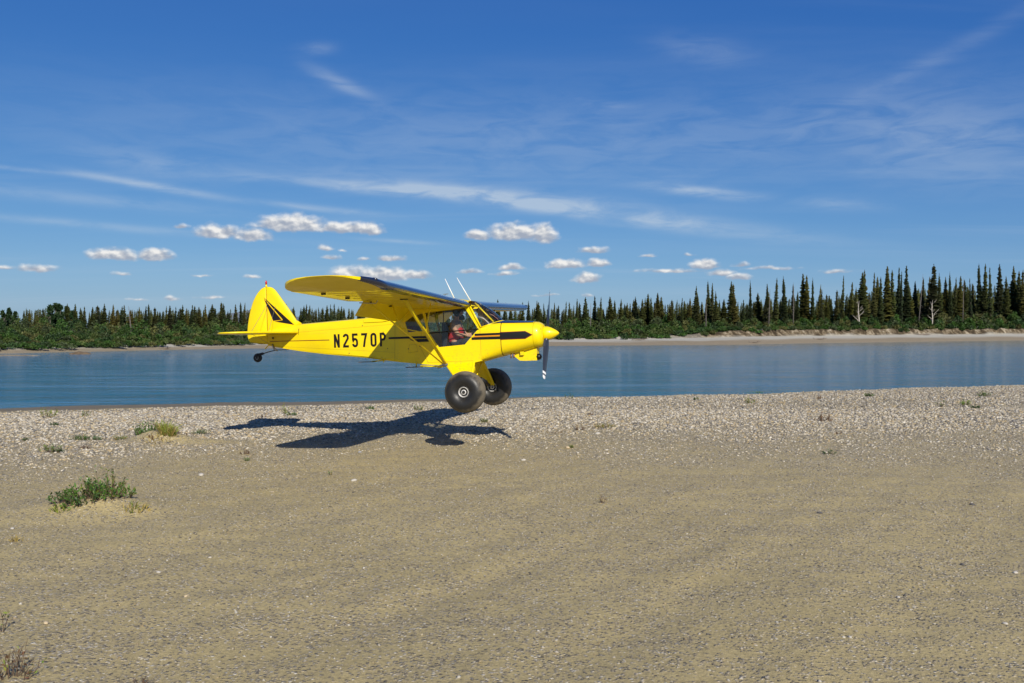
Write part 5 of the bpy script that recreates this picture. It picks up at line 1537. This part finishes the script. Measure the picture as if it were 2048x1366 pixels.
PL = [
 (158, 1022, 125, 38, 'leafy', 'green', 'big green willow shrub with tall shoots on the nearest sand mound', 'willow_shrub', 'shrub', 85, 'dark'),
 (215, 1018, 110, 46, 'leafy', 'green', 'right half of the big shrub on the near sand mound, loose light leaves', 'willow_shrub', 'shrub', 60, 'olive'),
 (216, 1010, 70, 80, 'leafy', 'sage', 'tall upright shoots rising from the big shrub on the near sand mound', 'willow_shoots', 'shrub', 18, 'olive'),
 (268, 1030, 70, 24, 'grass', 'straw', 'yellow grass fringe at the right foot of the near sand mound', 'grass_tuft', 'grass', 26, 'olive'),
 (120, 1028, 44, 22, 'grass', 'olive', 'grass tuft at the left foot of the near sand mound', 'grass_tuft', 'grass', 20, 'lime'),
 (295, 872, 48, 40, 'leafy', 'green', 'dark green shrub on top of the second sand mound', 'willow_shrub', 'shrub', 60, 'dark'),
 (334, 878, 42, 42, 'grass', 'lime', 'yellow-green grass beside the dark shrub on the second sand mound', 'grass_tuft', 'grass', 70, 'straw'),
 (312, 890, 70, 16, 'grass', 'straw', 'dry straw hanging over the front of the second sand mound', 'grass_tuft', 'grass', 30, 'brown'),
 (97, 836, 26, 28, 'leafy', 'lime', 'yellow-green sapling by the water at the far left', 'weed', 'weed', 14, 'olive'),
 (172, 833, 13, 20, 'leafy', 'olive', 'thin sapling by the water right of the yellow-green one', 'weed', 'weed', 7, 'green'),
 (108, 852, 20, 9, 'leafy', 'dark', 'flat dark weed below the yellow-green sapling at left', 'weed', 'weed', None, None),
 (50, 882, 12, 8, 'leafy', 'dark', 'tiny dark weed closest to the left edge', 'weed', 'weed', None, None),
 (160, 880, 44, 14, 'leafy', 'green', 'spreading green weed left of the second sand mound', 'weed', 'weed', None, 'dark'),
 (196, 880, 28, 13, 'leafy', 'blue', 'bluish weed between the spreading weed and the second sand mound', 'weed', 'weed', None, None),
 (240, 880, 32, 12, 'leafy', 'sage', 'low sage weed just left of the second sand mound', 'weed', 'weed', None, 'straw'),
 (100, 905, 46, 24, 'leafy', 'sage', 'loose sage-green weed at left between the two sand mounds', 'weed', 'weed', 20, 'olive'),
 (170, 898, 20, 12, 'twig', 'brown', 'dark brown tuft left of the second sand mound', 'dry_weed', 'dry weed', 12, 'dark'),
 (122, 905, 14, 8, 'leafy', 'dark', 'small dark weed beside the loose sage-green one', 'weed', 'weed', None, None),
 (402, 868, 36, 13, 'leafy', 'blue', 'low bluish weed right of the second sand mound', 'weed', 'weed', None, 'olive'),
 (364, 882, 30, 10, 'twig', 'brown', 'dry twigs lying right of the second sand mound', 'dry_weed', 'dry weed', 12, None),
 (572, 828, 14, 27, 'leafy', 'lime', 'slim yellow-green sapling near the water below the tail', 'weed', 'weed', 8, None),
 (584, 832, 20, 12, 'leafy', 'green', 'green weed at the foot of the sapling below the tail', 'weed', 'weed', None, 'dark'),
 (527, 836, 26, 9, 'twig', 'brown', 'brown dry weed near the water below the tail wheel', 'dry_weed', 'dry weed', 12, None),
 (490, 908, 20, 12, 'twig', 'brown', 'brown dry weed left of the wing shadow', 'dry_weed', 'dry weed', 14, None),
 (493, 922, 16, 10, 'leafy', 'sage', 'grey-green weed just below the brown dry weed', 'weed', 'weed', None, None),
 (740, 819, 15, 9, 'leafy', 'green', 'small weed under the middle of the fuselage', 'weed', 'weed', None, 'dark'),
 (835, 820, 20, 14, 'leafy', 'green', 'weed under the cabin, left of the main wheel', 'weed', 'weed', None, 'olive'),
 (968, 845, 16, 10, 'leafy', 'olive', 'weed between the wheel and the nose shadow', 'weed', 'weed', None, None),
 (661, 950, 13, 14, 'leafy', 'sage', 'lone weed on the sand below the wing shadow', 'weed', 'weed', 6, 'straw'),
 (1182, 830, 14, 7, 'twig', 'brown', 'dark clump of debris right of the plane', 'dry_weed', 'dry weed', 12, None),
 (1160, 860, 20, 14, 'twig', 'straw', 'straw-coloured dry weed right of the nose shadow', 'dry_weed', 'dry weed', 10, None),
 (1210, 856, 46, 13, 'leafy', 'olive', 'spread green and straw weed right of the nose shadow', 'weed', 'weed', None, 'straw'),
 (1115, 867, 26, 8, 'twig', 'straw', 'thin dry stalks nearest the nose shadow', 'dry_weed', 'dry weed', 8, None),
 (1142, 896, 10, 7, 'leafy', 'olive', 'tiny green weed on the sand right of the shadow', 'weed', 'weed', None, None),
 (1137, 797, 20, 15, 'leafy', 'blue', 'leafy shoot at the water edge right of the propeller', 'weed', 'weed', 8, None),
 (1392, 800, 10, 8, 'leafy', 'dark', 'small dark weed near the water right of centre', 'weed', 'weed', None, None),
 (1500, 807, 22, 18, 'leafy', 'lime', 'yellowish weed near the water with grass behind it', 'weed', 'weed', 12, 'olive'),
 (1507, 786, 40, 8, 'grass', 'green', 'grass tuft on the water edge behind the yellowish weed', 'grass_tuft', 'grass', 30, None),
 (1540, 784, 16, 8, 'grass', 'green', 'short grass on the water edge right of the larger tuft', 'grass_tuft', 'grass', 14, None),
 (1637, 798, 10, 12, 'twig', 'brown', 'brown upright stalk near the water at right', 'dry_weed', 'dry weed', 8, None),
 (1738, 793, 20, 10, 'leafy', 'green', 'green weed near the water between two brown stalks', 'weed', 'weed', None, 'dark'),
 (1970, 793, 28, 13, 'leafy', 'green', 'rounded green weed near the water, farthest right', 'weed', 'weed', None, 'dark'),
 (1880, 814, 10, 18, 'leafy', 'olive', 'narrow upright weed left of the light green one at right', 'weed', 'weed', 6, 'brown'),
 (1931, 811, 18, 15, 'leafy', 'lime', 'light green weed on the pebbles at right', 'weed', 'weed', None, 'green'),
 (1950, 817, 18, 8, 'leafy', 'dark', 'dark flat weed just right of the light green one', 'weed', 'weed', None, None),
 (1645, 843, 40, 24, 'twig', 'brown', 'spindly brown twigs on the pebbles right of centre', 'dry_weed', 'dry weed', 18, None),
 (1676, 868, 26, 12, 'twig', 'brown', 'thin dark stalks below the spindly brown twigs', 'dry_weed', 'dry weed', 6, None),
 (1660, 909, 32, 14, 'leafy', 'blue', 'grey-green weed lying on the bare sand at right', 'weed', 'weed', 16, 'dark'),
 (1205, 1006, 12, 24, 'twig', 'straw', 'faint dry stalk on the open sand right of centre', 'dry_weed', 'dry weed', 4, None),
 (35, 1083, 26, 20, 'grass', 'straw', 'dry grass tuft on the sand near the left edge', 'grass_tuft', 'grass', 10, None),
 (30, 1356, 76, 78, 'twig', 'brown', 'dark spindly dry plant in the bottom left corner', 'dry_weed', 'dry weed', 16, 'olive'),
 (8, 1262, 20, 60, 'twig', 'olive', 'thin stalk at the left edge above the corner plant', 'dry_weed', 'dry weed', 3, None),
 (282, 1372, 26, 30, 'twig', 'brown', 'small brown twig cut off by the bottom edge at left', 'dry_weed', 'dry weed', 7, None),
]
for i, (u, v, a_, b_, kd, c_, lb, nm, ct, n_, c2_) in enumerate(PL):
    t_ = plant(u, v, a_, b_, kd, c_, lb, nm, ct, 900 + i, n_, c2_)
    if i == 0:
        shrub0 = t_
    elif i in (1, 2):                       # the right half and the tall shoots belong to the same shrub
        for ch_ in list(t_.children):
            ch_.parent = shrub0; ch_.location = t_.location - shrub0.location
        bpy.data.objects.remove(t_)

# ------------------------------------------------------------------ loose stones
ico = bmesh.new(); bmesh.ops.create_icosphere(ico, subdivisions=1, radius=1.0)
IV = np.array([v_.co[:] for v_ in ico.verts]); IF = np.array([[l_.index for l_ in f_.verts] for f_ in ico.faces]); ico.free()
OV = np.array([(1, 0, 0), (-1, 0, 0), (0, 1, 0), (0, -1, 0), (0, 0, 1), (0, 0, -1)], float); OFc = np.array([(0, 2, 4), (2, 1, 4), (1, 3, 4), (3, 0, 4), (2, 0, 5), (1, 2, 5), (3, 1, 5), (0, 3, 5)])
STONE = np.array([(0.46, 0.41, 0.32), (0.52, 0.47, 0.37), (0.38, 0.33, 0.24), (0.30, 0.27, 0.22), (0.46, 0.37, 0.22), (0.21, 0.20, 0.18), (0.48, 0.41, 0.28), (0.60, 0.56, 0.47), (0.38, 0.29, 0.16), (0.34, 0.31, 0.26), (0.50, 0.45, 0.36), (0.12, 0.115, 0.105)])
M_STONE = mat('river_stones', None, 0.85, spec=.25, tint=True, vary=.18, vscale=40)
def stones(name, n_try, y0, y1, smin, smax, weight, base, seed, label, dim=1.0):
    r_ = np.random.default_rng(seed)
    y = np.sqrt(r_.uniform(y0 ** 2, y1 ** 2, n_try)); x = y * r_.uniform(-.66, .66, n_try) + r_.uniform(-1.2, 1.2, n_try)
    keep_ = (r_.random(n_try) < weight(x, y)) & (shore(x) - y > -.1)
    x, y = x[keep_], y[keep_]; n = len(x)
    BV, BF = base; k_ = len(BV)
    s_ = smin + (smax - smin) * r_.random(n) ** 2.2
    if name == 'river_pebbles': s_ = s_ * np.clip(.35 + gravel_share(x, y) * .75, .35, 1)
    sc_ = np.stack([s_ * r_.uniform(.8, 1.35, n), s_ * r_.uniform(.65, 1.0, n), s_ * r_.uniform(.35, .62, n)], 1)
    V = BV[None] * (1 + r_.normal(0, .13, (n, k_, 1))) * sc_[:, None, :]
    a_ = r_.uniform(0, 6.283, n); ca, sa = np.cos(a_)[:, None], np.sin(a_)[:, None]
    tl = r_.normal(0, .22, (n, 1))
    X = V[..., 0] * ca - V[..., 1] * sa; Y = V[..., 0] * sa + V[..., 1] * ca; Zz = V[..., 2] + V[..., 0] * tl
    Zg = beach_z(x, y)
    V = np.stack([X + x[:, None], Y + y[:, None], Zz + (Zg + sc_[:, 2] * .30)[:, None]], -1).reshape(-1, 3)
    F = (BF[None] + (np.arange(n) * k_)[:, None, None]).reshape(-1, 3)
    c_ = (STONE[r_.integers(0, len(STONE), n)] * .95 + np.array([.40, .345, .25]) * .05) * 1.04 * r_.uniform(.8, 1.12, (n, 1)) * dim
    c_ = np.repeat(np.concatenate([c_, np.ones((n, 1))], 1), k_, 0)
    o_ = obj(name, V, F, M_STONE, smooth=True, cols=c_)
    tag(o_, label, 'stones', None, 'stuff')
    print(name, n, len(F))
stones('river_pebbles', 105000, 10.5, 27, .015, .046, lambda x, y: gravel_share(x, y) ** .9, (IV, IF), 71, 'pale rounded pebbles covering the gravel bar by the river')
stones('shore_pebbles', 75000, 27, 48, .026, .058, lambda x, y: gravel_share(x, y), (OV, OFc), 72, 'pale pebbles along the water edge')
stones('scattered_pebbles', 110000, 4.5, 20, .005, .019, lambda x, y: np.clip((y - 2) / 13, .25, 1) * (.2 + .8 * np.clip((vnoise((x * .8 - y * .6) * 1.6, (x * .6 + y * .8) * .4, 77) - .35) * 2.4, 0, 1)), (OV, OFc), 73, 'small stones scattered thinly over the foreground sand', .78)
# single larger stones one can pick out on the sand
BIG = [(708, 962, 11, 'white'), (1195, 868, 9, 'white'), (1700, 1275, 8, 'white'), (2031, 1146, 9, 'white'), (317, 1145, 8, 'white'), (25, 1058, 9, 'white'), (1047, 921, 8, 'white'), (720, 905, 7, 'grey'), (402, 951, 12, 'white'), (205, 917, 9, 'white'), (545, 985, 6, 'tan'), (1797, 1195, 7, 'white'), (1925, 1130, 9, 'dark'), (2010, 1248, 9, 'white'), (92, 1247, 11, 'tan'), (372, 1193, 8, 'tan'), (1570, 1235, 8, 'dark'), (1135, 896, 9, 'tan'), (1945, 1010, 9, 'dark'), (1640, 1027, 9, 'dark')]
SC = {'white': (.45, .42, .36), 'grey': (.30, .30, .31), 'tan': (.50, .40, .25), 'dark': (.09, .085, .08)}
WHERE = ['below the near wing shadow', 'right of the green weed beyond the nose shadow', 'on the lower right sand', 'near the right edge', 'on the lower left sand', 'near the left edge beside the big shrub', 'on the sand below the nose shadow', 'just below the wing shadow', 'between the second mound and the wing shadow', 'left of the second sand mound', 'on open sand right of the big shrub', 'right of the lowest middle stones', 'at the right, above the pale stones', 'in the lower right, near the frame edge', 'in the lower left beside the dry plant', 'on the lower left rows of sand', 'near the bottom right of centre', 'by the tiny weed right of the shadow', 'high on the right-hand sand', 'on the open sand right of centre']
for i, (u, v, s_, k_) in enumerate(BIG):
    x, y = ground_at(u, v); z = float(beach_z(x, y)); x, y = ground_at(u, v, z); rad = s_ / 2 * y / FOC
    r_ = np.random.default_rng(i)
    bm = bmesh.new(); bmesh.ops.create_icosphere(bm, subdivisions=2, radius=1)
    for v_ in bm.verts:
        v_.co *= 1 + .35 * (float(vnoise(np.array(v_.co.x * 1.6 + i * 7), np.array(v_.co.y * 1.6 + v_.co.z * 1.3), i)) - .5)
    me = bpy.data.meshes.new('stone'); bm.to_mesh(me); bm.free(); me.polygons.foreach_set('use_smooth', np.ones(len(me.polygons), bool))
    me.materials.append(bpy.data.materials.get('stone_' + k_) or mat('stone_' + k_, SC[k_], .85, vary=.2, vscale=3))
    o_ = bpy.data.objects.new('stone', me); COL.objects.link(o_); o_.location = (x, y, z + rad * .25); o_.scale = (rad * 1.25, rad * .9, rad * .6); o_.rotation_euler[2] = r_.uniform(0, 6.28)
    tag(o_, '%s stone lying %s' % ({'white': 'whitish', 'grey': 'grey', 'tan': 'tan', 'dark': 'dark'}[k_], WHERE[i]), 'stone', 'larger stones on the sand')
